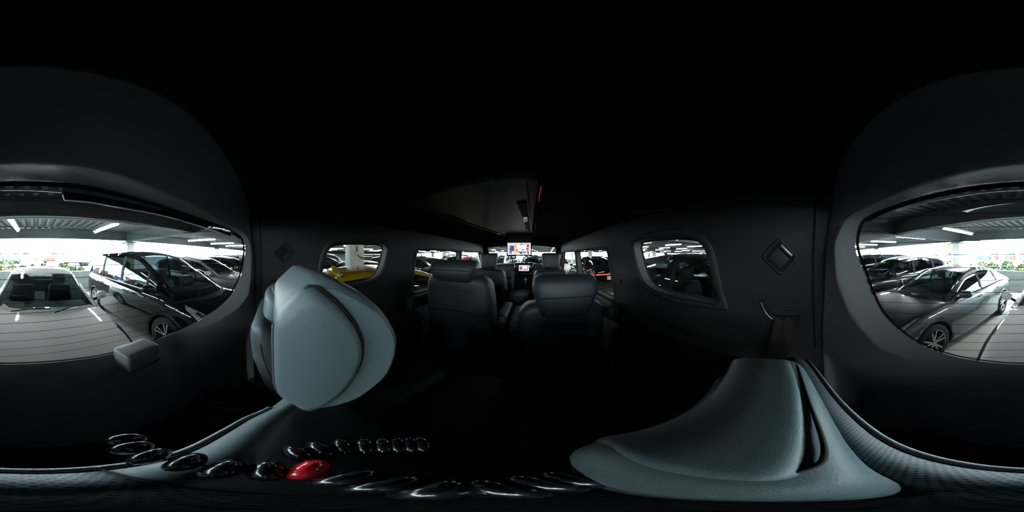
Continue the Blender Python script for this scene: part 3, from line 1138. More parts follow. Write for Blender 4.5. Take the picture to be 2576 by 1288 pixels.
for x in (0.15, 0.26):
    MB().lathe([(0.0, 0.0), (0.035, 0.0), (0.038, -0.006), (0.0, -0.006)], 18).shift((x - 0.20, 0.16, 0.02)).obj('gauge_ring', SATIN, sw)
MB().tube([(0, 0.02, 0), (0, 0.40, -0.06)], 0.03, 8).obj('column', MBLK, sw)

# =================================================================== THIRD ROW
# right seat back, its top edge just under the lens
back_curve = pchip([-0.34, -0.26, -0.206, -0.177, -0.125, -0.08, -0.036, 0.05, 0.14, 0.24, 0.33, 0.42], [0.055, 0.022, -0.012, -0.036, -0.055, -0.063, -0.071, -0.077, -0.078, -0.071, -0.058, -0.035])
SPROF = [(0.12, -0.62), (0.05, -0.35), (0.0, -0.14), (-0.006, -0.06), (-0.004, -0.03), (0.0, -0.017), (0.006, -0.011), (0.014, -0.005), (0.024, 0.001), (0.035, 0.003), (0.046, -0.002), (0.056, -0.016), (0.066, -0.04), (0.076, -0.085), (0.09, -0.14), (0.13, -0.25), (0.19, -0.40), (0.27, -0.58), (0.24, -0.64)]


def seatloft(x0, x1, ztop, curve, parent, r0=0.035, r1=0.035, prof_=SPROF):
    """seat back lofted along x; rounded by r0/r1 at the two ends"""
    xs = [x0 + (x1 - x0) * k / 22 for k in range(23)]
    xs = sorted(set([round(v, 5) for v in xs + [x0 + r0 * q for q in (0.15, 0.4, 0.7)] + [x1 - r1 * q for q in (0.15, 0.4, 0.7)]]))
    rows = []
    for x in xs:
        q = max(0.0, 1 - (x - x0) / r0 if r0 else 0, 1 - (x1 - x) / r1 if r1 else 0)
        e = 1 - math.sqrt(max(0.0, 1 - q * q))
        row = []
        for dy, dz in prof_:
            ym = 0.035 - 0.4 * dz
            row.append(Vector(V(x, curve(x) + ym + (dy - ym) * (1 - 0.75 * e), ztop + dz - 0.035 * e)) - Vector(parent.location))
        rows.append(row)
    mb = MB()
    mb.grid(rows)
    n = len(prof_)
    mb.f.append(tuple(range(n)))
    mb.f.append(tuple(range(len(mb.v) - n, len(mb.v)))[::-1])
    return mb


t = thing('bench_seat', V(0.15, 0.1, -1.2), 'perforated grey leather rear seat on the right, under the bead strap', 'seat')
seatloft(-0.036, 0.40, -0.27, back_curve, t, 0.0).obj('backrest', LEAP, t)
pl = Vector(t.location)


def pipe(pts, r, m, name, parent, n=5):
    q = [Vector(V(*p)) - Vector(parent.location) for p in spline(pts, n)]
    return MB().tube(q, r, 6).obj(name, m, parent)


pp = [(x, back_curve(x) + 0.0005, -0.2815 - (0.035 * max(0, (x - 0.372) / 0.028)**2)) for x in (0.395, 0.375, 0.33, 0.28, 0.22, 0.16, 0.1, 0.05, 0.0, -0.036)]
pipe(pp, 0.0030, PIPE, 'piping', t)
pipe([(x, y + 0.0046, z + 0.0012) for x, y, z in pp], 0.0014, CREASE, 'piping_seam', t)
rcushion((0.43, 0.50, 0.14), 0.05, 4, 4).shift(Vector(V(0.185, 0.47, -0.72)) - pl).obj('seat_cushion', LEAD, t)
rcushion((0.40, 0.42, 0.34), 0.03, 2, 2).shift(Vector(V(0.185, 0.45, -0.97)) - pl).obj('seat_base', MBLK, t)
for x in (0.09, 0.23):
    MB().tube([Vector(V(x, 0.01, -0.29)) - pl, Vector(V(x, 0.02, -0.22)) - pl], 0.006, 8).obj('headrest_post', CHR, t)
# its headrest: rear band, main pad, front pad


def headrest(t, c, w, d, h, tilt=0.0, band=0.02, mats=(LEA, LEA)):
    def df(p):
        k = 1 - 0.10 * max(0, -p.z / h)
        return Vector((p.x * k, p.y + 0.10 * p.z + 0.9 * p.x * p.x, p.z - 0.35 * p.x * p.x)) + Vector(c)
    a = rcushion((w, d, h), 0.028, 6, 5, df)
    a.obj('headrest_shell', mats[0], t)
    b = rcushion((w - 2 * band, d - band, h * 0.96), 0.011, 8, 4, lambda p: df(p + Vector((0, band * 0.6, h * 0.02 + 0.007 - (3.5 * max(0.0, p.y + 0.012)**2 if p.z > 0 else 0)))))
    b.obj('headrest_pad', mats[1], t)


hc = Vector(V(0.153, 0.016, -0.275)) - pl
headrest(t, hc, 0.272, 0.120, 0.16)
cz = -0.186
TL = Matrix.Rotation(math.radians(-32), 3, 'X')
rcushion((0.235, 0.06, 0.09), 0.02, 6, 4, lambda p: (TL @ p) + Vector((0, 0.9 * p.x * p.x, 0)) + hc + Vector((0.008, 0.058, -0.022))).obj('headrest_front_pad', LEA, t)
crs = [(0.275, 0.0, -0.215), (0.262, -0.012, -0.203), (0.21, -0.017, -0.196), (0.118, -0.02, -0.192), (0.07, -0.015, -0.194), (0.05, -0.002, -0.196), (0.041, 0.018, -0.198), (0.04, 0.045, -0.205)]
pipe([(x, y - 0.001, z - 0.003) for x, y, z in crs], 0.0022, CREASE, 'headrest_crease', t)

# middle seat: back and raised headrest seen from its side
t = thing('bench_seat', V(-0.22, 0.1, -1.2), 'narrow middle rear seat with the large smooth headrest close to the lens', 'seat')
pl = Vector(t.location)


seatloft(-0.34, -0.036, -0.27, back_curve, t, 0.035, 0.0).obj('backrest', LEA, t)
pp = [(x, back_curve(x) + 0.0005, -0.2815) for x in (-0.036, -0.06, -0.09, -0.125, -0.15, -0.177, -0.195, -0.21)]
pipe(pp, 0.0030, PIPE, 'piping', t)
pipe([(x + 0.001, y + 0.0046, z + 0.0012) for x, y, z in pp], 0.0014, CREASE, 'piping_seam', t)
pipe([(-0.036, back_curve(-0.036) + dy, -0.27 + dz + 0.0005) for dy, dz in SPROF[6:14]], 0.0010, CREASE, 'stitched_seam', t)
rcushion((0.26, 0.50, 0.14), 0.05, 3, 4).shift(Vector(V(-0.22, 0.47, -0.72)) - pl).obj('seat_cushion', LEAD, t)
rcushion((0.24, 0.42, 0.34), 0.03, 2, 2).shift(Vector(V(-0.22, 0.45, -0.97)) - pl).obj('seat_base', MBLK, t)
for y in (0.03, 0.08):
    pass
# side profile of the headrest, measured on the plane of its near face
A0 = 0.135
KT = 0.38


def facex(y):
    return -A0 + KT * (y - 0.06)


def prof(px, py):
    d = ray(px, py)
    k = (-A0 - KT * 0.06) / (d.x - KT * d.y)
    return (d.y * k, d.z * k)


pr = [prof(*q) for q in ((686, 905), (685, 850), (688, 815), (697, 792), (735, 757), (785, 715), (808, 700), (845, 697), (885, 715), (940, 745), (985, 782), (1015, 825), (1026, 862), (1020, 905), (998, 955), (960, 990), (915, 1020), (860, 1038), (810, 1045), (775, 1040), (735, 1022), (705, 1005), (690, 975))]
pr = [(p.x, p.y) for p in spline([(a, b, 0) for a, b in pr], 3, True)]
pcx = sum(p[0] for p in pr) / len(pr)
pcz = sum(p[1] for p in pr) / len(pr)


def pring(x, sc, grow=0.0):
    out = []
    n_ = len(pr)
    for i, (y, z) in enumerate(pr):
        yy = pcx + (y - pcx) * sc
        out.append(Vector(V(facex(yy) + x, yy, pcz + (z - pcz) * sc)) - pl)
    return out


mb = MB()
prf = [(0.0, 0.86), (0.004, 0.93), (0.010, 0.965), (0.020, 0.99), (0.032, 1.0), (0.12, 1.0), (0.20, 1.0), (0.225, 0.985), (0.24, 0.95), (0.247, 0.86)]
rws = [pring(-0.006 - dx, sc) for dx, sc in prf]
mb.grid(rws, closed=True)
for base, flip in ((rws[0], False), (rws[-1], True)):
    n0 = len(mb.v)
    mb.v += [tuple(p) for p in base]
    mb.f.append(tuple(range(n0, n0 + len(base))) if flip else tuple(range(n0, n0 + len(base)))[::-1])
mb.obj('headrest_shell', LEA, t)
# side pad: left part of the near face, bounded by the curved seam
pad = [prof(*q) for q in ((689, 900), (688, 850), (691, 815), (699, 796), (735, 761), (783, 722), (830, 745), (870, 785), (898, 825), (912, 860), (914, 890), (905, 925), (885, 960), (850, 1000), (800, 1030), (770, 1036), (735, 1020), (706, 1002), (692, 972))]
pad = [(p.x, p.y) for p in spline([(a, b, 0) for a, b in pad], 3, True)]
kx = sum(p[0] for p in pad) / len(pad)
kz = sum(p[1] for p in pad) / len(pad)
mb = MB()
rws = []
for dx, sc in ((0.010, 1.0), (0.0, 0.998), (-0.006, 0.975), (-0.010, 0.93), (-0.0125, 0.8)):
    rws.append([Vector(V(facex(kx + (y - kx) * sc) - 0.007 - dx, kx + (y - kx) * sc, kz + (z - kz) * sc)) - pl for y, z in pad])
mb.grid(rws, closed=True)
n0 = len(mb.v) - len(pad)
mb.f.append(tuple(range(n0, len(mb.v)))[::-1])
mb.obj('headrest_pad', LEA, t)
n_ = len(pad)
crl = [Vector(V(facex(y) - 0.004, kx + (y - kx) * 1.008, kz + (z - kz) * 1.008)) - pl for y, z in pad]
MB().tube(crl[14:47], [0.0004 + 0.002 * math.sin(PI * min(1, max(0, k / 32)))**0.5 for k in range(33)], 6).obj('headrest_crease', CREASE, t)
edge = [Vector(V(facex(y) - 0.010, kx + (y - kx) * 1.012, kz + (z - kz) * 1.012)) - pl for y, z in pad]
MB().tube(edge[45:] + edge[:6], 0.0022, 6).obj('headrest_piping', LEAD, t)
for y in (0.035, 0.075):
    MB().tube([Vector(V(-A0 - 0.13, y, -0.30)) - pl, Vector(V(-A0 - 0.13, y, -0.18)) - pl], 0.006, 8).obj('headrest_post', CHR, t)

# left seat
t = thing('bench_seat', V(-0.62, 0.1, -1.2), 'leather rear seat against the left wall, partly hidden by the middle headrest', 'seat')
pl = Vector(t.location)
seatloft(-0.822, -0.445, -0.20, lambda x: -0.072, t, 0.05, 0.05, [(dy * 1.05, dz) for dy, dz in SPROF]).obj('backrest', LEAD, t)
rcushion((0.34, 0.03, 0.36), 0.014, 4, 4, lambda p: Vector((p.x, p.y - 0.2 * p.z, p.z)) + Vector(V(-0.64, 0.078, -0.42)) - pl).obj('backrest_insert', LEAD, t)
pipe([(-0.452, -0.045, -0.25), (-0.443, -0.035, -0.32), (-0.441, 0.0, -0.45), (-0.441, 0.05, -0.62)], 0.002, CREASE, 'side_seam', t)
hc = Vector(V(-0.615, 0.012, -0.185)) - pl
headrest(t, hc, 0.27, 0.115, 0.135)
rcushion((0.10, 0.10, 0.05), 0.015, 2, 3).shift(hc + Vector((0.02, 0.03, 0.055))).obj('headrest_top_pad', LEAD, t)
for z in (-0.44, -0.52):
    rcushion((0.03, 0.014, 0.022), 0.006, 1, 3).shift(Vector(V(-0.47, 0.085, z)) - pl).obj('strap_button', SATIN, t)
rcushion((0.46, 0.50, 0.14), 0.05, 3, 4).shift(Vector(V(-0.60, 0.47, -0.72)) - pl).obj('seat_cushion', LEAD, t)
rcushion((0.42, 0.42, 0.34), 0.03, 2, 2).shift(Vector(V(-0.60, 0.45, -0.97)) - pl).obj('seat_base', MBLK, t)
for x in (-0.66, -0.55):
    MB().tube([Vector(V(x, -0.01, -0.24)) - pl, Vector(V(x, 0.005, -0.17)) - pl], 0.006, 8).obj('headrest_post', CHR, t)

# bead strap lying on the seat top
BH = -0.250


def bead_pt(px, py):
    d = ray(px, py)
    k = BH / d.z
    return Vector((d.x * k, d.y * k, BH))


lane1 = [bead_pt(*q) for q in ((318, 1107), (332, 1127), (378, 1148), (470, 1163), (565, 1180), (672, 1184), (778, 1181), (885, 1203), (985, 1219), (1110, 1231), (1240, 1229), (1345, 1217), (1425, 1207))]
lane2 = [bead_pt(*q) for q in ((750, 1142), (805, 1131), (862, 1124), (918, 1123), (963, 1122), (1001, 1121), (1033, 1120), (1060, 1119))]
t = thing('bead_strap', V(-0.06, 0.0, BH - 0.012), 'glossy black bead strap with one red bead lying on the rear seat', 'bead strap')
pl = Vector(t.location)
BM = mat('bead_black', (0.006, 0.006, 0.010), 0.2, coat=0.4)
BR = mat('bead_red', (0.75, 0.012, 0.03), 0.25, coat=1.0)
BRAD = 0.0170
bd = MB()
pf = []
for k in range(13):
    a = PI * k / 12
    pf.append((max(0.0018, BRAD * math.sin(a)), -BRAD * 0.52 * math.cos(a)))
bd.lathe(pf, 20)
me_b = mesh('bead', bd.v, bd.f)
me_b.materials.append(BM)


def lay(lane, dz):
    path = spline(lane, 12)
    return path, [(p, (lane[min(i + 1, len(lane) - 1)] - lane[max(i - 1, 0)]).normalized()) for i, p in enumerate(lane)]


red = bead_pt(778, 1181)
allb = []
for lane, dz in ((lane1, 0.0), (lane2, -0.004)):
    path, bs = lay(lane, dz)
    for p, tn in bs:
        allb.append((p + Vector((0, 0, dz)), tn))
    MB().tube([Vector(V(*(p + Vector((0, 0, dz))))) - pl for p in path], 0.0015, 5).obj('cord', MBLK, t)
ir = min(range(len(allb)), key=lambda i: (allb[i][0] - red).length)
for i, (p, tn) in enumerate(allb):
    o = put('bead', me_b, None, t, Vector(V(*p)) - pl)
    o.rotation_euler = (0, 0, math.atan2(tn.y, tn.x) - PI / 2)
    if i == ir:
        o.material_slots[0].link = 'OBJECT'
        o.material_slots[0].material = BR
        o['label'] = 'red bead'

# =================================================================== SECOND ROW


def captain(cx, yb, zsh, label, recline, hz0, hz1, hw0, hw1, stitch):
    """seat seen from behind: cx centre, yb rear face, zsh shoulder height, headrest from hz0 to hz1"""
    t = thing('captain_seat', V(cx, yb + 0.3, -1.2), label, 'seat')
    pl = Vector(t.location)
    hgt = zsh + 0.95

    def df(p):
        k = 1 - 0.20 * max(0.0, (p.z / (hgt / 2)) - 0.45)**1.5
        zz = p.z - (0.55 * p.x * p.x if p.z > 0 else 0)
        y = p.y - recline * (p.z - hgt / 2) + 0.35 * p.x * p.x
        return Vector(V(cx + p.x * k, yb + 0.085 + y, zsh - hgt / 2 + zz + 0.01)) - pl
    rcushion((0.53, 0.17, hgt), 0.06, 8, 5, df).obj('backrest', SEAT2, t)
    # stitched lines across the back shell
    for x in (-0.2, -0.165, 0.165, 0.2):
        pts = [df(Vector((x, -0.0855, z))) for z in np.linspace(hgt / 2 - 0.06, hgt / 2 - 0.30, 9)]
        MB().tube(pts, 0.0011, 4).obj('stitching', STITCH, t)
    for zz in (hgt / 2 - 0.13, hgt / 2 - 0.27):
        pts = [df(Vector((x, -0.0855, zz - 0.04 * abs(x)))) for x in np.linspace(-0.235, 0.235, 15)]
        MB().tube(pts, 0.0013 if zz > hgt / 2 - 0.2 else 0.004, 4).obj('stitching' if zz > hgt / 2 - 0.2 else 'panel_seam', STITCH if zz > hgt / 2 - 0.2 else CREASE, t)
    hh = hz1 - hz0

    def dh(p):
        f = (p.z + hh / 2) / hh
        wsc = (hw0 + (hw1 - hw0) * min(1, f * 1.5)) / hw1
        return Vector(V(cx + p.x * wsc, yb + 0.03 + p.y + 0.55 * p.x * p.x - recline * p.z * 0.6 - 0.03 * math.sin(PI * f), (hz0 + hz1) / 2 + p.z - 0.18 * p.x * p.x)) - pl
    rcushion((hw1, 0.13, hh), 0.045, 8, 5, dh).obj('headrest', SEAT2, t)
    zz = hh / 2 * stitch
    pts = [dh(Vector((x, -0.0655, zz))) for x in np.linspace(-hw1 / 2 + 0.03, hw1 / 2 - 0.03, 25)]
    MB().tube(pts, 0.0016, 4).obj('headrest_seam', STITCH, t)
    pts = [dh(Vector((x, -0.0655, zz - 0.008))) for x in np.linspace(-hw1 / 2 + 0.03, hw1 / 2 - 0.03, 25)]
    MB().tube(pts, 0.003, 4).obj('headrest_crease', CREASE, t)
    rcushion((0.50, 0.52, 0.15), 0.05, 3, 4).shift(Vector(V(cx, yb + 0.52, -0.75)) - pl).obj('seat_cushion', LEAD, t)
    rcushion((0.42, 0.45, 0.34), 0.03, 2, 2).shift(Vector(V(cx, yb + 0.5, -1.0)) - pl).obj('seat_base', MBLK, t)
    for sx in ((1,) if cx < 0 else (-1,)):
        rcushion((0.09, 0.42, 0.09), 0.03, 2, 3).shift(Vector(V(cx + sx * 0.285, yb + 0.42, -0.50)) - pl).obj('armrest', LEAD, t)
        rcushion((0.07, 0.16, 0.30), 0.02, 2, 3).shift(Vector(V(cx + sx * 0.285, yb + 0.3, -0.68)) - pl).obj('armrest_support', MBLK, t)
    return t


captain(-0.51, 0.96, -0.125, 'dark leather second row seat on the left, headrest raised', 0.10, -0.175, -0.025, 0.27, 0.345, 0.25)
captain(0.175, 0.83, -0.255, 'dark reclined leather second row seat on the right', 0.22, -0.345, -0.095, 0.24, 0.345, 0.18)
# armrest hardware beside the reclined seat
t = thing('folding_armrest', V(0.42, 0.62, -0.75), 'small dark folding armrest with a bright metal strap beside the right rear seat', 'armrest')
pl = Vector(t.location)


def at(px, py, x):
    d = ray(px, py)
    return d * (x / d.x)


q = [at(*p, 0.40) for p in ((1536, 917), (1550, 935), (1570, 953), (1595, 973))]
MB().tube([Vector(V(*p)) - pl for p in spline(q, 4)], [0.0045] * 13, 6).obj('metal_strap', SATIN, t)
c = at(1610, 1010, 0.36)
rcushion((0.12, 0.2, 0.09), 0.035, 3, 4).shift(Vector(V(*c)) - pl).obj('pad', LEAD, t)
c = at(1698, 1017, 0.33)
rcushion((0.035, 0.075, 0.03), 0.008, 2, 3).shift(Vector(V(*c)) - pl).obj('buckle', TRIM, t)

# =================================================================== FRONT ROW


def front_seat(cx, yb, label):
    t = thing('front_seat', V(cx, yb + 0.3, -1.2), label, 'seat')
    pl = Vector(t.location)
    hgt = 0.78

    def df(p):
        k = 1 - 0.28 * max(0.0, (p.z / (hgt / 2)) - 0.4)**1.3
        return Vector(V(cx + p.x * k, yb + 0.08 + p.y - 0.16 * (p.z - hgt / 2) + 0.3 * p.x * p.x, -0.16 - hgt / 2 + p.z - 0.35 * p.x * p.x * (1 if p.z > 0 else 0))) - pl
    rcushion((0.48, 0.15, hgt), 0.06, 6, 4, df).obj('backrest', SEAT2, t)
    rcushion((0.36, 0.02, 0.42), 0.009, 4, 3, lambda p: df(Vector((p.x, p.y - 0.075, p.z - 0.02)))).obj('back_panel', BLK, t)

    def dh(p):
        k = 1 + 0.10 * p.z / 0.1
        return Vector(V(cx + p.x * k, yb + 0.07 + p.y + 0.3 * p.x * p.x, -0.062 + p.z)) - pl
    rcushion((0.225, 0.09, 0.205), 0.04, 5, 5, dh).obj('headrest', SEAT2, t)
    pts = [dh(Vector((x, -0.0455, 0.035 - 0.8 * x * x))) for x in np.linspace(-0.085, 0.085, 15)]
    MB().tube(pts, 0.0014, 4).obj('headrest_seam', STITCH, t)
    for x in (-0.05, 0.05):
        MB().tube([Vector(V(cx + x, yb + 0.075, -0.2)) - pl, Vector(V(cx + x, yb + 0.075, -0.14)) - pl], 0.006, 8).obj('headrest_post', CHR, t)
    rcushion((0.48, 0.52, 0.15), 0.05, 3, 4).shift(Vector(V(cx, yb + 0.5, -0.78)) - pl).obj('seat_cushion', LEAD, t)
    rcushion((0.42, 0.45, 0.32), 0.03, 2, 2).shift(Vector(V(cx, yb + 0.48, -1.02)) - pl).obj('seat_base', MBLK, t)


front_seat(-0.555, 1.98, 'dark leather front seat on the left with a glossy back panel')
front_seat(0.238, 1.96, 'dark leather front seat on the right, ahead of the reclined seat')

# =================================================================== CARS
# local axes of a car: +X forward, +Y left, Z up, origin on the ground at mid length
KINDS = {
    'fastback': dict(L=4.55, W=1.78, fo=0.92, wb=2.68, wr=0.335, gc=0.17,
                     top=[(-2.275, 0.93), (-1.9, 1.0), (-1.2, 1.0), (0, 0.965), (0.9, 0.925), (1.25, 0.89), (1.8, 0.79), (2.275, 0.60)],
                     rail=[(1.0, None, 0.90), (0.55, 0.655, 1.17), (0.12, 0.60, 1.345), (-0.45, 0.585, 1.405), (-1.2, 0.555, 1.335), (-1.75, 0.55, 1.17), (-2.12, 0.60, 1.02)],
                     tA=(0.12, -1.05), wins=[(0.72, -0.12), (-0.19, -0.98), (-1.06, -1.52)], crown=0.045),
    'minivan': dict(L=4.8, W=1.82, fo=0.92, wb=2.95, wr=0.34, gc=0.17,
                    top=[(-2.4, 1.02), (-2.2, 1.10), (0, 1.08), (1.2, 1.03), (1.6, 0.97), (2.1, 0.87), (2.4, 0.68)],
                    rail=[(1.62, None, 0.98), (1.0, 0.70, 1.38), (0.42, 0.65, 1.66), (-0.3, 0.66, 1.755), (-1.4, 0.66, 1.74), (-2.0, 0.655, 1.66), (-2.26, 0.70, 1.35), (-2.36, None, 1.10)],
                    tA=(0.42, -1.98), wins=[(1.18, 0.95), (0.90, 0.05), (-0.03, -1.02), (-1.10, -2.0)], crown=0.05),
    'suv': dict(L=4.6, W=1.85, fo=0.93, wb=2.68, wr=0.36, gc=0.2,
                top=[(-2.3, 1.02), (-2.1, 1.10), (-1.5, 1.13), (0, 1.10), (0.9, 1.06), (1.25, 1.03), (1.95, 0.95), (2.3, 0.72)],
                rail=[(1.08, None, 1.03), (0.62, 0.70, 1.32), (0.18, 0.66, 1.54), (-0.5, 0.66, 1.63), (-1.4, 0.63, 1.58), (-1.95, 0.62, 1.40), (-2.24, 0.68, 1.10)],
                tA=(0.18, -1.42), wins=[(0.78, -0.10), (-0.18, -1.02), (-1.10, -1.62)], crown=0.05),
    'hatch': dict(L=3.95, W=1.72, fo=0.80, wb=2.52, wr=0.315, gc=0.16,
                  top=[(-1.975, 0.90), (-1.8, 0.99), (-1.2, 1.0), (0, 0.97), (0.75, 0.935), (1.05, 0.91), (1.6, 0.82), (1.975, 0.60)],
                  rail=[(0.92, None, 0.92), (0.50, 0.64, 1.19), (0.12, 0.595, 1.37), (-0.45, 0.59, 1.44), (-1.2, 0.565, 1.385), (-1.62, 0.56, 1.28), (-1.9, 0.62, 1.0)],
                  tA=(0.12, -1.22), wins=[(0.64, -0.20), (-0.28, -1.02), (-1.1, -1.42)], crown=0.04),
    'boxvan': dict(L=4.7, W=1.80, fo=0.85, wb=2.95, wr=0.33, gc=0.18,
                   top=[(-2.35, 1.0), (-2.2, 1.06), (0, 1.06), (1.4, 1.02), (1.75, 0.97), (2.15, 0.88), (2.35, 0.70)],
                   rail=[(1.78, None, 0.98), (1.35, 0.72, 1.42), (0.95, 0.70, 1.74), (0.0, 0.71, 1.86), (-1.5, 0.71, 1.86), (-2.18, 0.70, 1.80), (-2.28, 0.73, 1.4), (-2.33, None, 1.06)],
                   tA=(0.95, -2.2), wins=[(1.25, 0.30), (0.22, -0.85), (-0.93, -2.1)], crown=0.04),
}
CARM = {}


def car_data(kind):
    if kind in CARM:
        return CARM[kind]
    P = KINDS[kind]
    Lh = P['L'] / 2
    Wd = P['W'] / 2
    top = pchip([p[0] for p in P['top']], [p[1] for p in P['top']])

    def wf(x):
        tf = max(0.0, (x - (Lh - 0.95)) / 0.95)
        tr = max(0.0, ((-Lh + 0.7) - x) / 0.7)
        return Wd * (1 - 0.20 * tf**2.4 - 0.12 * tr**2.4)

    def ends(x):
        """rounding over the last 16 cm at nose and tail"""
        e = 0.16
        t = max(0.0, (abs(x) - (Lh - e)) / e)
        return 1 - math.sqrt(max(0.0, 1 - t * t))

    def sec(x):
        e = ends(x)
        w = wf(x) - 0.13 * e
        zt = top(x) - 0.10 * e
        zb = P['gc'] + 0.10 * e + 0.05 * max(0, (abs(x) - Lh + 0.8) / 0.8)
        h = zt - zb
        cr = 0.045 * (1 - e)
        return [(0.0, zb), (0.6 * w, zb), (0.90 * w, zb + 0.005), (0.955 * w, zb + 0.045), (0.972 * w, zb + 0.12), (0.975 * w, zb + 0.22 * h), (0.985 * w, zb + 0.36 * h), (0.998 * w, zb + 0.52 * h), (1.0 * w, zb + 0.64 * h),
                (0.985 * w, zb + 0.74 * h), (0.968 * w, zb + 0.84 * h), (0.945 * w, zb + 0.92 * h), (0.915 * w, zb + 0.97 * h), (0.885 * w, zt), (0.82 * w, zt + 0.25 * cr), (0.6 * w, zt + 0.62 * cr), (0.3 * w, zt + 0.9 * cr), (0.0, zt + cr)]
    JB = 13                     # index of the belt/fender edge
    rail_pts = [(x, (0.885 * wf(x) if y is None else y), z) for x, y, z in P['rail']]
    if P['rail'][-1][1] is not None:
        pass
    # chord parameter
    cl = [0.0]
    for a, b in zip(rail_pts[:-1], rail_pts[1:]):
        cl.append(cl[-1] + math.dist(a, b))
    fx, fy, fz = (pchip(cl, [p[k] for p in rail_pts]) for k in range(3))
    T = cl[-1]
    ts = [T * k / 60 for k in range(61)]
    rail = [(fx(t), fy(t), fz(t)) for t in ts]
    xa, xc = rail[0][0], rail[-1][0]

    def rail_at(x):
        for a, b in zip(rail[:-1], rail[1:]):
            if a[0] >= x >= b[0]:
                u = (a[0] - x) / max(a[0] - b[0], 1e-6)
                return tuple(a[k] + (b[k] - a[k]) * u for k in range(3))
        return rail[-1] if x < xc else rail[0]
    # ---- lower body
    e = 0.16
    xs = [Lh - e * (1 - math.cos(k / 6 * PI / 2)) if False else Lh - e + e * math.sin((6 - k) / 6 * PI / 2) for k in range(7)]
    xs += list(np.linspace(Lh - e, -Lh + e, 46))[1:-1]
    xs += [-Lh + e - e * math.sin(k / 6 * PI / 2) for k in range(7)]
    vs, fs, mi = [], [], []
    m = len(sec(0))
    ring = 2 * m - 2
    for x in xs:
        s_ = sec(x)
        cabin = xc + 0.06 < x < xa - 0.02
        full = [(y, z) for y, z in s_] + [(-y, z) for y, z in s_[-2:0:-1]]
        for q, (y, z) in enumerate(full):
            j = q if q < m else 2 * m - 2 - q
            if cabin and j > JB:
                z = s_[JB][1] - 0.22
                y = max(-0.8 * Wd, min(0.8 * Wd, y))
            vs.append((x, y, z))
    for i in range(len(xs) - 1):
        for q in range(ring):
            k = (q + 1) % ring
            fs.append((i * ring + q, (i + 1) * ring + q, (i + 1) * ring + k, i * ring + k))
            j = min(q if q < m else 2 * m - 2 - q, k if k < m else 2 * m - 2 - k)
            xm = (xs[i] + xs[i + 1]) / 2
            mi.append(1 if (j >= JB and xc + 0.02 < xm < xa) or j <= 1 else 0)
    fs.append(tuple(range(ring)))
    mi.append(0)
    n0 = (len(xs) - 1) * ring
    fs.append(tuple(range(n0, n0 + ring))[::-1])
    mi.append(0)
    fs = [f[::-1] for f in fs]
    me = bpy.data.meshes.new('body')
    me.from_pydata(vs, [], fs)
    me.polygons.foreach_set('material_index', mi)
    me.polygons.foreach_set('use_smooth', [True] * len(fs))
    me.materials.append(paint('white', (0.75, 0.76, 0.75)))
    me.materials.append(CINT)
    # wheel arches cut with a boolean
    xfw = Lh - P['fo']
    xrw = xfw - P['wb']
    wr = P['wr']
    tmp = link(bpy.data.objects.new('tmp_body', me))
    cut = MB()
    for ax in (xfw, xrw):
        for sg in (-1, 1):
            nn = 28
            A = [(ax + wr * 1.13 * math.cos(2 * PI * k / nn), sg * (Wd + 0.2), wr + wr * 1.13 * math.sin(2 * PI * k / nn)) for k in range(nn)]
            B = [(p[0], sg * (Wd - 0.30), p[2]) for p in A]
            n1 = len(cut.v)
            cut.v += A + B
            for k in range(nn):
                f = (n1 + k, n1 + (k + 1) % nn, n1 + nn + (k + 1) % nn, n1 + nn + k)
                cut.f.append(f if sg > 0 else f[::-1])
            cut.f.append(tuple(range(n1, n1 + nn))[::-1] if sg > 0 else tuple(range(n1, n1 + nn)))
            cut.f.append(tuple(range(n1 + nn, n1 + 2 * nn)) if sg > 0 else tuple(range(n1 + nn, n1 + 2 * nn))[::-1])
    cme = mesh('cut', cut.v, cut.f, False)
    cb = bmesh.new()
    cb.from_mesh(cme)
    bmesh.ops.recalc_face_normals(cb, faces=cb.faces)
    cb.to_mesh(cme)
    cb.free()
    bb = bmesh.new()
    bb.from_mesh(me)
    bmesh.ops.recalc_face_normals(bb, faces=bb.faces)
    bb.to_mesh(me)
    bb.free()
    cme.materials.append(MBLK)
    co = link(bpy.data.objects.new('tmp_cut', cme))
    md = tmp.modifiers.new('b', 'BOOLEAN')
    md.operation = 'DIFFERENCE'
    md.object = co
    md.solver = 'EXACT'
    dg = bpy.context.evaluated_depsgraph_get()
    dg.update()
    body = bpy.data.meshes.new_from_object(tmp.evaluated_get(dg))
    body.name = 'body'
    bpy.data.objects.remove(tmp)
    bpy.data.objects.remove(co)
    D = {'body': (body, 'paint')}
    parts = []                  # (name, mesh, material key)
    # ---- roof skin, windscreen, rear screen
    xA, xB = P['tA']
    iA = min(range(61), key=lambda i: abs(rail[i][0] - xA))
    iB = min(range(61), key=lambda i: abs(rail[i][0] - xB))
    vv = [-1, -0.975, -0.95, -0.92, -0.8, -0.6, -0.4, -0.2, 0, 0.2, 0.4, 0.6, 0.8, 0.92, 0.95, 0.975, 1]

    def skin(i, v, dz=0.0):
        x, y, z = rail[i]
        if i < iA:
            u = i / iA
            bl = 0.26 * (1 - u) + 0.08 * u
            cr = 0.02 + (P['crown'] - 0.02) * u
        elif i <= iB:
            u = (i - iA) / max(1, iB - iA)
            bl = 0.08 * (1 - u) - 0.04 * u
            cr = P['crown']
        else:
            u = (i - iB) / max(1, 60 - iB)
            bl = -0.04 - 0.10 * u
            cr = P['crown'] * (1 - 0.5 * u)
        a = 1 - v * v
        edge = 0.012 * max(0, (abs(v) - 0.9) / 0.1)**2
        return (x + bl * a, y * v, z + cr * a - edge + dz)
    mb = MB()
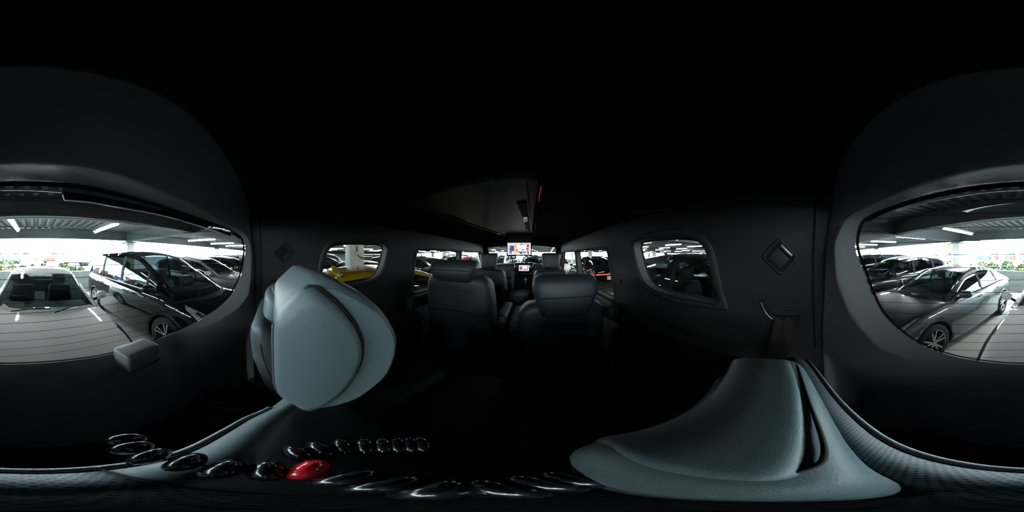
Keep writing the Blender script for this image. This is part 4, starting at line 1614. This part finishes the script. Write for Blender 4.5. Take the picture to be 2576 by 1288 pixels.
    for i in range(60):
        for k in range(len(vv) - 1):
            vm = abs((vv[k] + vv[k + 1]) / 2)
            if (2 <= i < iA - 1 and vm < 0.92) or (iB + 2 <= i < 56 and vm < 0.9):
                continue
            mb.add([skin(i, vv[k]), skin(i, vv[k + 1]), skin(i + 1, vv[k + 1]), skin(i + 1, vv[k])], [(0, 1, 2, 3)])
    # side frames
    side_w = []
    for sg in (1, -1):
        cols = [xa]
        brk = sorted(set([xa, xc] + [w for ab in P['wins'] for w in ab]), reverse=True)
        cols = []
        for a, b in zip(brk[:-1], brk[1:]):
            nn = max(1, int(abs(a - b) / 0.06))
            cols += [a + (b - a) * k / nn for k in range(nn)]
        cols.append(brk[-1])

        def sp_(x, v):
            r = rail_at(x)
            by, bz = 0.885 * wf(x), top(x)
            rz = max(r[2] - 0.012, bz + 0.001)
            ry = r[1]
            return (x, sg * (by + (ry - by) * v + 0.025 * math.sin(PI * v)), bz + (rz - bz) * v)

        def lims(x):
            r = rail_at(x)
            hgt = max(r[2] - top(x), 0.001)
            return min(0.5, 0.035 / hgt), max(0.5, 1 - 0.05 / hgt)
        for a, b in zip(cols[:-1], cols[1:]):
            xm = (a + b) / 2
            inw = any(w0 > xm > w1 for w0, w1 in P['wins'])
            la, lb = lims(a), lims(b)
            if inw and la[1] - la[0] > 0.02 and lb[1] - lb[0] > 0.02:
                segs = [((0, la[0]), (0, lb[0])), ((la[1], 1), (lb[1], 1))]
            else:
                segs = [((0, 0.5), (0, 0.5)), ((0.5, 1), (0.5, 1))]
            for (a0, a1), (b0, b1) in segs:
                q = [sp_(a, a0), sp_(b, b0), sp_(b, b1), sp_(a, a1)]
                mb.add(q if sg < 0 else q[::-1], [(0, 1, 2, 3)])
        for wi, (w0, w1) in enumerate(P['wins']):
            wm = MB()
            nn = 10
            rows = []
            for k in range(nn + 1):
                x = w0 + (w1 - w0) * k / nn
                l0, l1 = lims(x)
                r_ = []
                for u in (0, 0.25, 0.5, 0.75, 1.0):
                    p = sp_(x, l0 + (l1 - l0) * u)
                    r_.append((p[0], p[1] - sg * 0.006, p[2]))
                rows.append(r_)
            wm.grid(rows, flip=(sg > 0))
            side_w.append(('side_window', mesh('side_window', wm.v, wm.f), 'glass' if wi == 0 or (kind == 'minivan' and wi == 1) else 'glass_rear'))
        for (a0, a1), (b0, b1) in zip(P['wins'][:-1], P['wins'][1:]):
            bp_ = MB()
            bp_.grid([[tuple(c_ + (sg * 0.004 if k_ == 1 else 0) for k_, c_ in enumerate(sp_(x, lims(x)[0] + (lims(x)[1] - lims(x)[0]) * u))) for u in (0, 0.25, 0.5, 0.75, 1.0)] for x in (a1 + 0.003, (a1 + b0) / 2, b0 - 0.003)])
            side_w.append(('door_pillar', mesh('door_pillar', bp_.v, bp_.f), 'black'))
    # weld the frame
    bmf = bmesh.new()
    bmf.from_mesh(mesh('cabin', mb.v, mb.f))
    bmesh.ops.remove_doubles(bmf, verts=bmf.verts, dist=0.0005)
    cab = bpy.data.meshes.new('roof_and_pillars')
    bmf.to_mesh(cab)
    bmf.free()
    cab.polygons.foreach_set('use_smooth', [True] * len(cab.polygons))
    parts.append(('roof_and_pillars', cab, 'paint'))
    for nm, i0, i1, lim, key in (('windscreen', 2, iA - 1, 0.92, 'glass'), ('rear_screen', iB + 2, 56, 0.9, 'glass_rear')):
        wm = MB()
        wm.grid([[skin(i, v, -0.006) for v in np.linspace(-lim, lim, 13)] for i in range(i0, i1 + 1)])
        parts.append((nm, mesh(nm, wm.v, wm.f), key))
    parts += side_w
    # cowl and wipers
    wm = MB()
    wm.grid([[(skin(0, v)[0] + 0.10 - 0.04 * v * v, skin(0, v)[1] * 1.02, sec(skin(0, v)[0] + 0.12)[JB][1] + 0.045 * (1 - v * v) + 0.002) for v in np.linspace(-0.97, 0.97, 13)],
             [(skin(1, v)[0] - 0.03, skin(1, v)[1], skin(1, v)[2] - 0.01) for v in np.linspace(-0.97, 0.97, 13)]])
    parts.append(('cowl', mesh('cowl', wm.v, wm.f), 'black'))
    for v0, v1 in ((-0.55, 0.1), (0.15, 0.75)):
        wm = MB().tube([Vector(skin(1, v0)) + Vector((0.03, 0, 0.01)), Vector(skin(2, (v0 + v1) / 2)) + Vector((0.012, 0, 0.016)), Vector(skin(2, v1)) + Vector((0.012, 0, 0.016))], 0.008, 5)
        parts.append(('wiper', mesh('wiper', wm.v, wm.f), 'black'))

    # patches that follow the body side
    def side_pt(x, f, sg, off):
        s_ = sec(x)
        j = int(min(f, m - 1.001))
        u = f - j
        a, b = s_[j], s_[j + 1]
        y, z = a[0] + (b[0] - a[0]) * u, a[1] + (b[1] - a[1]) * u
        ny, nz = b[1] - a[1], -(b[0] - a[0])
        l = math.hypot(ny, nz) or 1
        ex = 0.0
        if abs(x) > Lh - 0.3:
            ex = off * 0.8 * (1 if x > 0 else -1)
        return (x + ex, sg * (y + ny / l * off), z + nz / l * off)

    def patch(name, quad, off, key, n=6, both=True):
        """quad: four (x, f) corners"""
        for sg in ((1, -1) if both else (1,)):
            rows = []
            for i in range(n + 1):
                u = i / n
                r_ = []
                for j in range(n + 1):
                    v = j / n
                    x = (quad[0][0] * (1 - u) + quad[1][0] * u) * (1 - v) + (quad[3][0] * (1 - u) + quad[2][0] * u) * v
                    f = (quad[0][1] * (1 - u) + quad[1][1] * u) * (1 - v) + (quad[3][1] * (1 - u) + quad[2][1] * u) * v
                    r_.append(side_pt(x, f, sg, off))
                rows.append(r_)
            pm = MB()
            pm.grid(rows, flip=(sg < 0))
            parts.append((name, mesh(name, pm.v, pm.f), key))
    if kind == 'fastback':
        patch('headlight', [(Lh - 0.70, 12.3), (Lh - 0.12, 8.4), (Lh - 0.10, 9.8), (Lh - 0.62, 12.5)], 0.009, 'lens')
        patch('headlight_bezel', [(Lh - 0.82, 12.6), (Lh - 0.06, 7.8), (Lh - 0.04, 11.0), (Lh - 0.66, 13.3)], 0.006, 'black')
    else:
        patch('headlight', [(Lh - 0.55, 11.3), (Lh - 0.05, 7.2), (Lh - 0.03, 11.2), (Lh - 0.60, 12.9)], 0.008, 'lens')
        patch('headlight_reflector', [(Lh - 0.40, 10.9), (Lh - 0.10, 8.2), (Lh - 0.10, 9.6), (Lh - 0.38, 11.9)], 0.012, 'chrome')
    patch('taillight', [(-Lh + 0.42, 10.5), (-Lh + 0.02, 8.5), (-Lh + 0.02, 11.5), (-Lh + 0.34, 12.6)], 0.006, 'tail')
    # door gaps, handles, belt strip
    for gx, f0, f1 in [(w, 4.0, 13.0) for w in (P['wins'][0][0] + (0.12 if kind == 'suv' or kind == 'fastback' else 0.2), (P['wins'][-2][0] + P['wins'][-3][1]) / 2 if len(P['wins']) > 2 else 0, P['wins'][-2][1] - 0.06)]:
        patch('door_gap', [(gx, f0), (gx - 0.007, f0), (gx - 0.007, f1), (gx, f1)], 0.0015, 'black', 5)
    for gx in (P['wins'][-2][0] + 0.28, P['wins'][-2][1] + 0.12):
        for sg in (1, -1):
            p0, p1, p2 = side_pt(gx, 10.2, sg, 0.012), side_pt(gx - 0.1, 10.2, sg, 0.03), side_pt(gx - 0.2, 10.2, sg, 0.012)
            wm = MB().tube(spline([p0, p1, p2], 4), 0.013, 6)
            parts.append(('door_handle', mesh('door_handle', wm.v, wm.f), 'handle'))
    for sg in (1, -1):
        wm = MB().tube([side_pt(x, 12.7, sg, 0.006) for x in np.linspace(P['wins'][0][0] + 0.1, P['wins'][-1][1], 14)], 0.008, 5)
        parts.append(('belt_strip', mesh('belt_strip', wm.v, wm.f), 'strip'))
        # mirror
        bx = P['wins'][0][0] - 0.02
        b = side_pt(bx, 13, sg, 0.0)
        mz = b[2] + 0.10
        wm = rcushion((0.12, 0.20, 0.13), 0.055, 2, 5, lambda p: Vector((p.x * (1 - 1.6 * (p.y + 0.1)) - 0.35 * (p.y + 0.1), sg * p.y, p.z * (1 - 1.2 * max(0, p.y))))).shift((bx + 0.04, b[1] + sg * 0.165, mz - 0.01))
        parts.append(('mirror', mesh('mirror', wm.v, wm.f), 'mirror'))
        wm = MB().tube([b, (bx, b[1] + sg * 0.12, mz - 0.04)], 0.022, 6)
        parts.append(('mirror_arm', mesh('mirror_arm', wm.v, wm.f), 'black'))
    # front and rear dressing
    zf = top(Lh) - 0.1
    wm = rcushion((0.04, 1.05, 0.16), 0.018, 2, 2).shift((Lh - 0.008, 0, zf - 0.20))
    parts.append(('grille', mesh('grille', wm.v, wm.f), 'black'))
    wm = MB().box((Lh + 0.016, 0, zf - 0.21), (0.012, 0.33, 0.165))
    parts.append(('number_plate', mesh('number_plate', wm.v, wm.f, False), 'plate'))
    wm = MB().box((-Lh - 0.006, 0, 0.72), (0.012, 0.33, 0.165))
    parts.append(('number_plate', mesh('number_plate', wm.v, wm.f, False), 'plate'))
    wm = MB()
    wm.tube([(-Lh - 0.004 + 0.22 * max(0, abs(y) / Wd - 0.5)**2, y, top(-Lh) - 0.14) for y in np.linspace(-Wd * 0.74, Wd * 0.74, 13)], 0.02, 6)
    parts.append(('tail_bar', mesh('tail_bar', wm.v, wm.f), 'bar'))
    # shark fin
    if kind in ('hatch', 'suv', 'fastback'):
        p = skin(iB - 2, 0)
        wm = MB()
        wm.v = [(p[0] + 0.09, 0, p[2] + 0.001), (p[0] - 0.05, 0.03, p[2] - 0.006), (p[0] - 0.05, -0.03, p[2] - 0.006), (p[0] - 0.06, 0.005, p[2] + 0.05), (p[0] - 0.06, -0.005, p[2] + 0.05), (p[0] - 0.01, 0, p[2] + 0.04)]
        wm.f = [(0, 1, 3, 5), (0, 5, 4, 2), (1, 2, 4, 3), (3, 4, 5)]
        parts.append(('roof_fin', mesh('roof_fin', wm.v, wm.f, False), 'paint'))
    # wheels
    tw = 0.21
    ty = MB().lathe([(wr * 0.70, -tw / 2), (wr * 0.90, -tw / 2), (wr * 0.97, -tw * 0.42), (wr, -tw * 0.25), (wr, tw * 0.25), (wr * 0.97, tw * 0.42), (wr * 0.90, tw / 2), (wr * 0.70, tw / 2)], 32)
    dk = MB().lathe([(0.0, tw * 0.20), (wr * 0.60, tw * 0.20), (wr * 0.68, tw * 0.40), (wr * 0.705, tw * 0.46), (wr * 0.715, tw * 0.40), (wr * 0.69, -tw * 0.4)], 32)
    rm = MB().lathe([(wr * 0.655, tw * 0.43), (wr * 0.70, tw * 0.47), (wr * 0.705, tw * 0.44)], 32)
    rm.lathe([(0.0, tw * 0.44), (wr * 0.13, tw * 0.44), (wr * 0.16, tw * 0.36)], 16)
    for k in range(5):
        for da in (-0.16, 0.16):
            a = 2 * PI * k / 5 + PI / 2
            a2 = a + da * 1.25
            c0 = Vector((math.cos(a + da) * wr * 0.10, tw * 0.40, math.sin(a + da) * wr * 0.10))
            c1 = Vector((math.cos(a2) * wr * 0.68, tw * 0.44, math.sin(a2) * wr * 0.68))
            sd = Vector((-math.sin(a2), 0, math.cos(a2))) * wr * 0.045
            rm.add([c0 - sd * 0.8, c0 + sd * 0.8, c1 + sd, c1 - sd, c0 - sd + Vector((0, -0.02, 0)), c0 + sd + Vector((0, -0.02, 0)), c1 + sd + Vector((0, -0.02, 0)), c1 - sd + Vector((0, -0.02, 0))],
                   [(0, 1, 2, 3), (0, 4, 5, 1), (2, 6, 7, 3), (1, 5, 6, 2), (0, 3, 7, 4)])
    D['wheel'] = (mesh('tyre', ty.v, ty.f), mesh('rim_back', dk.v, dk.f), mesh('rim', rm.v, rm.f, False))
    D['wpos'] = [(ax, sg * (Wd - tw / 2 - 0.015), wr, sg) for ax in (xfw, xrw) for sg in (1, -1)]
    # interior
    zb = top(0)
    inn = []
    sx = P['wins'][0][1] + 0.05
    for y in (0.37, -0.37):
        b1 = rcushion((0.14, 0.46, 0.50), 0.05, 2, 3, lambda p: Vector((p.x - 0.25 * p.z, p.y * (1 - 0.3 * max(0, p.z)), p.z))).shift((sx, y, zb - 0.12))
        inn.append(('seat_back', mesh('seat_back', b1.v, b1.f), CSEAT))
        b2 = rcushion((0.09, 0.24, 0.17), 0.035, 2, 3).shift((sx - 0.10, y, zb + 0.24))
        inn.append(('seat_headrest', mesh('seat_headrest', b2.v, b2.f), CSEAT))
    b1 = rcushion((0.14, 1.2, 0.45), 0.05, 3, 3, lambda p: Vector((p.x - 0.25 * p.z, p.y, p.z))).shift((sx - 0.9, 0, zb - 0.12))
    inn.append(('rear_bench_back', mesh('rear_bench_back', b1.v, b1.f), CSEAT))
    for y in (0.42, -0.42):
        b2 = rcushion((0.08, 0.22, 0.12), 0.03, 2, 3).shift((sx - 0.98, y, zb + 0.17))
        inn.append(('seat_headrest', mesh('seat_headrest', b2.v, b2.f), CSEAT))
    dx = P['wins'][0][0]
    b1 = rcushion((0.5, 1.35, 0.16), 0.06, 4, 3).shift((dx + 0.05, 0, zb - 0.11))
    inn.append(('dash_top', mesh('dash_top', b1.v, b1.f), CINT))
    rt = Matrix.Rotation(math.radians(-28), 4, 'Y')
    b1 = MB().tube([tuple(rt @ Vector((0, 0.18 * math.cos(2 * PI * k / 24), 0.18 * math.sin(2 * PI * k / 24))) + Vector((dx - 0.30, -0.37, zb + 0.0))) for k in range(24)], 0.014, 6, closed=True)
    b1.tube([tuple(rt @ Vector((0, 0.17 * math.cos(a), 0.17 * math.sin(a))) + Vector((dx - 0.30, -0.37, zb + 0.0))) for a in (0, PI)], 0.03, 6)
    inn.append(('steering_wheel', mesh('steering_wheel', b1.v, b1.f), CINT))
    D['parts'] = parts
    D['inner'] = inn
    D['side_pt'] = side_pt
    CARM[kind] = D
    return D


def car(kind, x, y, rz, pm, label, near=1, lit=False, handle=None, strip=None, mirror=None, sc=1.0, rimc=None, rear_glass=None, name='car', zs=1.0):
    """x, y: middle of the car in bay coordinates; rz: heading of its nose, 0 = same way as the van"""
    D = car_data(kind)
    t = thing(name, G(x, y), label, 'car', rz=GROT + PI / 2 + rz)
    t.scale = (sc, sc, sc * zs)
    key = {'paint': pm, 'glass': CGL, 'glass_rear': rear_glass or CGLD, 'lens': LENS, 'tail': TAIL, 'bar': TAILON if lit else TAIL, 'black': MBLK, 'plate': PLATE, 'chrome': CHR,
           'handle': handle or pm, 'strip': strip or MBLK, 'mirror': mirror or pm}

    def ph(nm, me, m_):
        o = link(bpy.data.objects.new(nm, me))
        o.parent = t
        if len(me.materials) == 0:
            me.materials.append(m_)
        o.material_slots[0].link = 'OBJECT'
        o.material_slots[0].material = m_
        return o
    ph('body', D['body'][0], pm)
    for nm, me, k in D['parts']:
        if near < 1 and nm in ('door_gap', 'wiper', 'headlight_bezel', 'headlight_reflector', 'mirror_arm', 'belt_strip', 'cowl', 'door_handle'):
            continue
        ph(nm, me, key[k])
    for ax, ay, az, sg in D['wpos']:
        w = ph('wheel', D['wheel'][0], RUB)
        w.location = (ax, ay, az)
        if sg < 0:
            w.rotation_euler = (0, 0, PI)
        for nm, me, m_ in (('rim_back', D['wheel'][1], RIMD), ('rim', D['wheel'][2], rimc or RIM)):
            r = ph(nm, me, m_)
            r.parent = w
    if near >= 1:
        for nm, me, m_ in D['inner']:
            ph(nm, me, m_)
    return t


P_WHITE = paint('pearl', (0.74, 0.75, 0.73), rough=0.6)
P_BLACK = mat('paint_black', (0.004, 0.004, 0.006), 0.03, coat=0.0)
P_GREY = paint('grey', (0.035, 0.04, 0.045), metal=0.3, rough=0.35)
P_SIL = paint('silver', (0.45, 0.46, 0.46), metal=0.6, rough=0.3)
P_YEL = paint('yellow', (0.72, 0.42, 0.012))
P_DK = paint('charcoal', (0.02, 0.022, 0.026), metal=0.2)
P_RED = paint('red', (0.35, 0.008, 0.012))
P_BLUE = paint('navy', (0.01, 0.014, 0.03))

# behind the van
w_ = car('fastback', -0.11, -3.2, 0, P_WHITE, 'pearl white low car parked nose first right behind the van', rear_glass=CGL)
pm_ = MB().box((0, 0, 0), (0.18, 0.30, 0.004), Matrix.Rotation(0.25, 3, 'Y'))
o = pm_.obj('windscreen_paper', PAPER, w_, False)
o.location = (0.98, -0.42, 0.985)
pm_ = MB().box((0, 0, 0), (0.15, 0.16, 0.004), Matrix.Rotation(0.9, 3, 'Y'))
o = pm_.obj('windscreen_paper', PAPER, w_, False)
o.location = (0.62, -0.05, 1.05)
b_ = car('minivan', -2.68, -3.25, 0, P_BLACK, 'glossy black minivan with chrome door handles behind on the picture left', handle=CHR, strip=CHR, mirror=P_BLACK)
g_ = car('fastback', 2.43, -2.98, 0, P_GREY, 'dark grey low fastback car with silver spoke wheels', rear_glass=CGLD, handle=P_GREY)
car('suv', -5.25, -3.2, 0, P_SIL, 'silver car next to the black minivan', mirror=P_WHITE)
car('suv', -7.8, -3.2, 0, P_DK, 'charcoal car second beyond the black minivan', 0)
car('minivan', -10.3, -3.3, 0, P_SIL, 'silver minivan third beyond the black minivan', 0)
car('fastback', -12.9, -3.2, 0, P_BLACK, 'black car fourth beyond the black minivan', 0)
car('suv', 4.95, -3.2, 0, P_BLUE, 'dark navy tall car next to the grey fastback', handle=CHR)
car('minivan', 7.5, -3.2, 0, P_DK, 'charcoal minivan second beyond the grey fastback', 0)
car('suv', 10.0, -3.2, 0, P_WHITE, 'white car third beyond the grey fastback', 0)
# beside the van
car('hatch', -2.50, 1.85, 0, P_YEL, 'bright yellow hatchback with roof fin outside the left windows', rear_glass=CGLD, sc=1.03)
car('hatch', 2.26, 1.40, PI, P_DK, 'dark charcoal car close outside the right quarter window', rear_glass=CGL, sc=0.97, zs=1.21)
# beyond, left
car('hatch', -7.2, 2.6, PI, P_SIL, 'silver hatchback behind the column with the conduit', 1)
car('suv', -9.8, 2.0, 0, P_BLACK, 'black car second behind the conduit column', 0)
car('boxvan', -12.3, 2.2, 0, P_WHITE, 'white van third behind the conduit column', 0)
car('suv', -5.3, 5.9, -PI / 2, P_DK, 'dark car seen side on through the left sliding door window', 1)
car('suv', -5.6, 10.2, 0, P_RED, 'red car ahead on the left beyond the dark side on car', 0)
car('boxvan', -3.2, 10.6, PI, P_WHITE, 'tall white van ahead left, nose towards the van', 1)
car('suv', -0.75, 10.4, PI, P_DK, 'dark car straight ahead through the windscreen', 1)
car('suv', 2.45, 8.9, 0.1, P_BLACK, 'black car with a glowing red tail light bar ahead right', 1, lit=True)
far = [('fastback', -8.9, 10.4, 0, P_SIL), ('minivan', -11.2, 9.4, 0, P_WHITE), ('suv', -13.9, 9.5, 0, P_DK), ('boxvan', -16.5, 9.3, 0, P_WHITE),
       ('suv', -7.0, 15.3, PI, P_WHITE), ('fastback', -4.3, 15.5, PI, P_SIL), ('minivan', -1.6, 15.6, PI, P_BLACK), ('hatch', 1.2, 15.4, PI, P_WHITE), ('suv', 4.0, 15.6, PI, P_SIL),
       ('fastback', 5.2, 9.4, 0, P_WHITE), ('suv', 7.9, 9.3, 0, P_SIL), ('minivan', 10.6, 9.5, 0, P_BLUE), ('suv', 13.4, 9.4, 0, P_WHITE),
       ('suv', 4.9, 1.8, 0, P_SIL), ('fastback', 7.5, 1.9, 0, P_WHITE), ('minivan', 10.0, 1.8, 0, P_DK), ('suv', 15.0, 1.9, 0, P_SIL), ('hatch', 17.6, 1.8, 0, P_WHITE),
       ('suv', 9.0, 15.5, PI, P_DK), ('suv', 14.5, 15.4, PI, P_WHITE), ('boxvan', -10.0, 15.4, PI, P_WHITE), ('suv', -15.0, 2.0, 0, P_SIL), ('fastback', -17.6, 2.1, 0, P_DK)]
ordn = {}
CN = {'fastback': 'low fastback', 'suv': 'tall hatchback', 'minivan': 'minivan', 'boxvan': 'box shaped van', 'hatch': 'small hatchback'}
PN = {P_SIL: 'silver', P_WHITE: 'white', P_DK: 'charcoal', P_BLACK: 'black', P_BLUE: 'navy'}
for kd, x, y, r, pmx in far:
    row = 'beside the van row' if y < 4 else ('across the aisle' if y < 12 else 'in the far row ahead')
    sd = ('far left' if x < -10 else 'left' if x < 0 else 'right' if x < 9 else 'far right')
    k_ = (row, sd, kd, pmx)
    ordn[k_] = ordn.get(k_, 0) + 1
    car(kd, x, y, r, pmx, 'distant %s %s %s, %s%s' % (PN[pmx], CN[kd], row, sd, '' if ordn[k_] == 1 else ' end'), 0, rear_glass=CGL)

# =================================================================== OUTSIDE
LEAF = mat('leaf', (0.035, 0.062, 0.010), 0.6, var=0.4, vscale=3)
LEAFY = mat('leaf_yellow', (0.075, 0.08, 0.012), 0.6, var=0.3, vscale=3)
BARK = mat('bark', (0.10, 0.08, 0.06), 0.9)


def leaves(rng_, n_, fn, s):
    mb = MB()
    for _ in range(n_):
        c = Vector(fn())
        a = Vector((rng_.gauss(0, 1), rng_.gauss(0, 1), rng_.gauss(0, 1))).normalized()
        b = a.orthogonal().normalized()
        k = s * (0.6 + 0.8 * rng_.random())
        mb.add([c - a * k, c + b * k * 0.5, c + a * k, c - b * k * 0.5], [(0, 1, 2, 3)])
    return mb


def bush(x, y, w, h, m_, label, seed):
    r = random.Random(seed)
    t = thing('bush', G(x, y, -0.7), label, 'bush')

    def fn():
        a, e = r.random() * 2 * PI, math.acos(1 - r.random())
        q = 0.75 + 0.3 * r.random()
        return (w / 2 * math.cos(a) * math.sin(e) * q, w / 2 * math.sin(a) * math.sin(e) * q, h * math.cos(e) * q)
    leaves(r, 420, fn, 0.16).obj('foliage', m_, t, False)
    mb = MB()
    for k in range(5):
        mb.tube([(0, 0, 0), (w * 0.25 * math.cos(k * 1.3), w * 0.25 * math.sin(k * 1.3), h * 0.7)], [0.03, 0.012], 5)
    o = mb.obj('stems', BARK, t)
    o['kind'] = 'stuff'


def tree(x, y, h, cr, m_, label, seed, dens=500):
    r = random.Random(seed)
    t = thing('tree', G(x, y, -0.7), label, 'tree')
    MB().tube(spline([(0, 0, 0), (0.05, 0, h * 0.4), (-0.05, 0.03, h * 0.75), (0, 0, h)], 4), [0.10 - 0.006 * k for k in range(13)], 6).obj('trunk', BARK, t)
    tips = []
    for k in range(9):
        a = k * 2.4
        z0 = h * (0.4 + 0.06 * k)
        tip = Vector((cr * math.cos(a) * (0.6 + 0.4 * r.random()), cr * math.sin(a) * (0.6 + 0.4 * r.random()), z0 + h * 0.2 * (0.5 + r.random())))
        tips.append(tip)
        MB().tube(spline([(0, 0, z0), tip * 0.5 + Vector((0, 0, z0 * 0.4)), tip], 3), [0.045 - 0.004 * q for q in range(7)], 5).obj('branch', BARK, t)

    def fn():
        c = r.choice(tips)
        return c + Vector((r.gauss(0, cr * 0.22), r.gauss(0, cr * 0.22), r.gauss(0, cr * 0.18)))
    leaves(r, dens, fn, 0.10).obj('foliage', m_, t, False)


def gp(px, dist):
    """yard position seen in a direction of the photograph"""
    d = ray(px, 644)
    c, s_ = math.cos(-GROT), math.sin(-GROT)
    x, y = d.x * dist, d.y * dist
    return (x * c - y * s_, x * s_ + y * c)


for i, (px, dist, w, h, m_) in enumerate([(2322, 15, 2.0, 1.75, LEAF), (2352, 18, 2.6, 1.6, LEAF), (2385, 14, 1.6, 1.9, LEAFY), (2497, 22, 2.2, 1.5, LEAF), (2535, 24, 2.2, 1.8, LEAF), (2572, 20, 1.8, 1.5, LEAFY), (18, 27, 3.0, 1.6, LEAFY),
                                          (58, 22, 1.3, 1.2, LEAF), (83, 21, 1.2, 1.3, LEAF), (108, 22, 1.3, 1.35, LEAF), (164, 17, 1.5, 1.55, LEAFY), (184, 14, 1.3, 1.5, LEAF), (203, 16, 1.5, 1.3, LEAFY), (2185, 34, 4, 2.3, LEAF), (2470, 30, 2.4, 1.4, LEAFY)]):
    x, y = gp(px, dist)
    bush(x, y, w, h, m_, '%s bush beyond the parapet, %s from the picture left' % ('yellow green' if m_ is LEAFY else 'green', ['first', 'second', 'third', 'fourth', 'fifth', 'sixth', 'seventh', 'eighth', 'ninth', 'tenth', 'eleventh', 'twelfth', 'thirteenth', 'fourteenth', 'fifteenth'][i]), 20 + i)
x, y = gp(2360, 22)
tree(x, y, 4.3, 1.6, LEAF, 'sparse young tree with a bare trunk beside the rear column', 5, 160)
x, y = gp(2403, 18)
tree(x, y, 4.4, 0.8, LEAFY, 'leafy yellow green tree half behind the rear column', 6, 500)
x, y = gp(50, 30)
tree(x, y, 2.2, 1.8, LEAFY, 'low spreading yellow tree in front of the green truck', 8, 350)
x, y = gp(2543, 30)
tree(x, y, 2.6, 1.2, LEAF, 'small green tree at the far picture right beyond the parapet', 9, 350)

# shipping containers
cm = MB()
pf = []
for k in range(30):
    u = -3.0 + 0.2 * k
    pf += [(u, 0.0), (u + 0.06, 0.0), (u + 0.09, 0.04), (u + 0.17, 0.04)]
pf.append((3.03, 0.0))
for sg in (1, -1):
    cm.grid([[(u, sg * (1.2 - d), z) for u, d in pf] for z in (0.05, 2.55)], flip=sg > 0)
cm.box((0, 0, 2.56), (6.06, 2.44, 0.06)).box((0, 0, 0.05), (6.06, 2.44, 0.1))
for sx in (-1, 1):
    for sy in (-1, 1):
        cm.box((sx * 3.0, sy * 1.18, 1.3), (0.14, 0.12, 2.6))
    cm.box((sx * 3.0, 0, 1.3), (0.05, 2.3, 2.5))
cme_ = mesh('container_shell', cm.v, cm.f, False)
bars = MB()
for y in (-0.7, -0.25, 0.25, 0.7):
    bars.tube([(3.06, y, 0.2), (3.06, y, 2.45)], 0.03, 5)
bme = mesh('door_bars', bars.v, bars.f)
CC = [mat('container_red', (0.42, 0.05, 0.04), 0.6), mat('container_brown', (0.30, 0.10, 0.07), 0.6), mat('container_blue', (0.06, 0.13, 0.25), 0.6), mat('container_grey', (0.40, 0.42, 0.43), 0.6), mat('container_pink', (0.50, 0.16, 0.15), 0.6)]
CNM = ['red', 'brown', 'blue', 'grey', 'pale red']
r = random.Random(11)
LV = ['at the bottom', 'in the middle', 'at the top']
for si in range(21):
    sx_ = 62 - si * 5.6
    stack = r.choice([1, 2, 2, 3]) if si not in (1, 2, 3) else 1
    for lv in range(stack):
        ci = r.choice([0, 0, 1, 2, 3, 4, 4])
        t = thing('shipping_container', G(sx_, -94 - 3 * (si % 2), -0.7 + 2.62 * lv), '%s container %s of the %s yard stack from the left' % (CNM[ci], LV[lv], ORD[si]), 'container', 'stacked containers in the far yard', GROT + PI / 2)
        put('shell', cme_, CC[ci], t)
        put('door_bars', bme, CC[3], t)


def truck(px, dist, m_, label, ln=6.0, h=2.3):
    x, y = gp(px, dist)
    t = thing('truck', G(x, y, -0.7), label, 'truck', rz=GROT)
    rcushion((ln, 2.3, h), 0.06, 1, 2).shift((0, 0, 0.9 + h / 2)).obj('cargo_box', m_, t)
    MB().box((0, 0, 0.8), (ln + 1.4, 0.9, 0.2)).obj('chassis', MBLK, t, False)
    rcushion((1.5, 2.2, 1.9), 0.25, 2, 4).shift((ln / 2 + 0.95, 0, 1.5)).obj('cab', m_, t)
    MB().box((ln / 2 + 1.0, -1.11, 1.9), (0.8, 0.03, 0.6)).obj('cab_window', CGLD, t, False)
    for xx in (-ln / 2 + 0.6, -ln / 2 + 1.6, ln / 2 + 0.8):
        MB().lathe([(0, -1.1), (0.45, -1.1), (0.5, -1.0), (0.5, 1.0), (0.45, 1.1), (0, 1.1)], 16).shift((xx, 0, 0.5)).obj('axle_wheels', RUB, t)


truck(142, 55, CC[0], 'red box truck in the yard, right of centre above the white car')
truck(163, 48, mat('truck_green', (0.02, 0.35, 0.22), 0.5), 'bright green truck in the yard beside the red one', 2.0, 2.2)
truck(30, 50, mat('truck_teal', (0.08, 0.25, 0.22), 0.5), 'teal tanker truck in the yard at the picture left edge', 5.0, 1.8)
truck(192, 40, mat('truck_white', (0.8, 0.82, 0.82), 0.5), 'white long truck in the yard beside the black minivan roof', 6.0, 2.2)
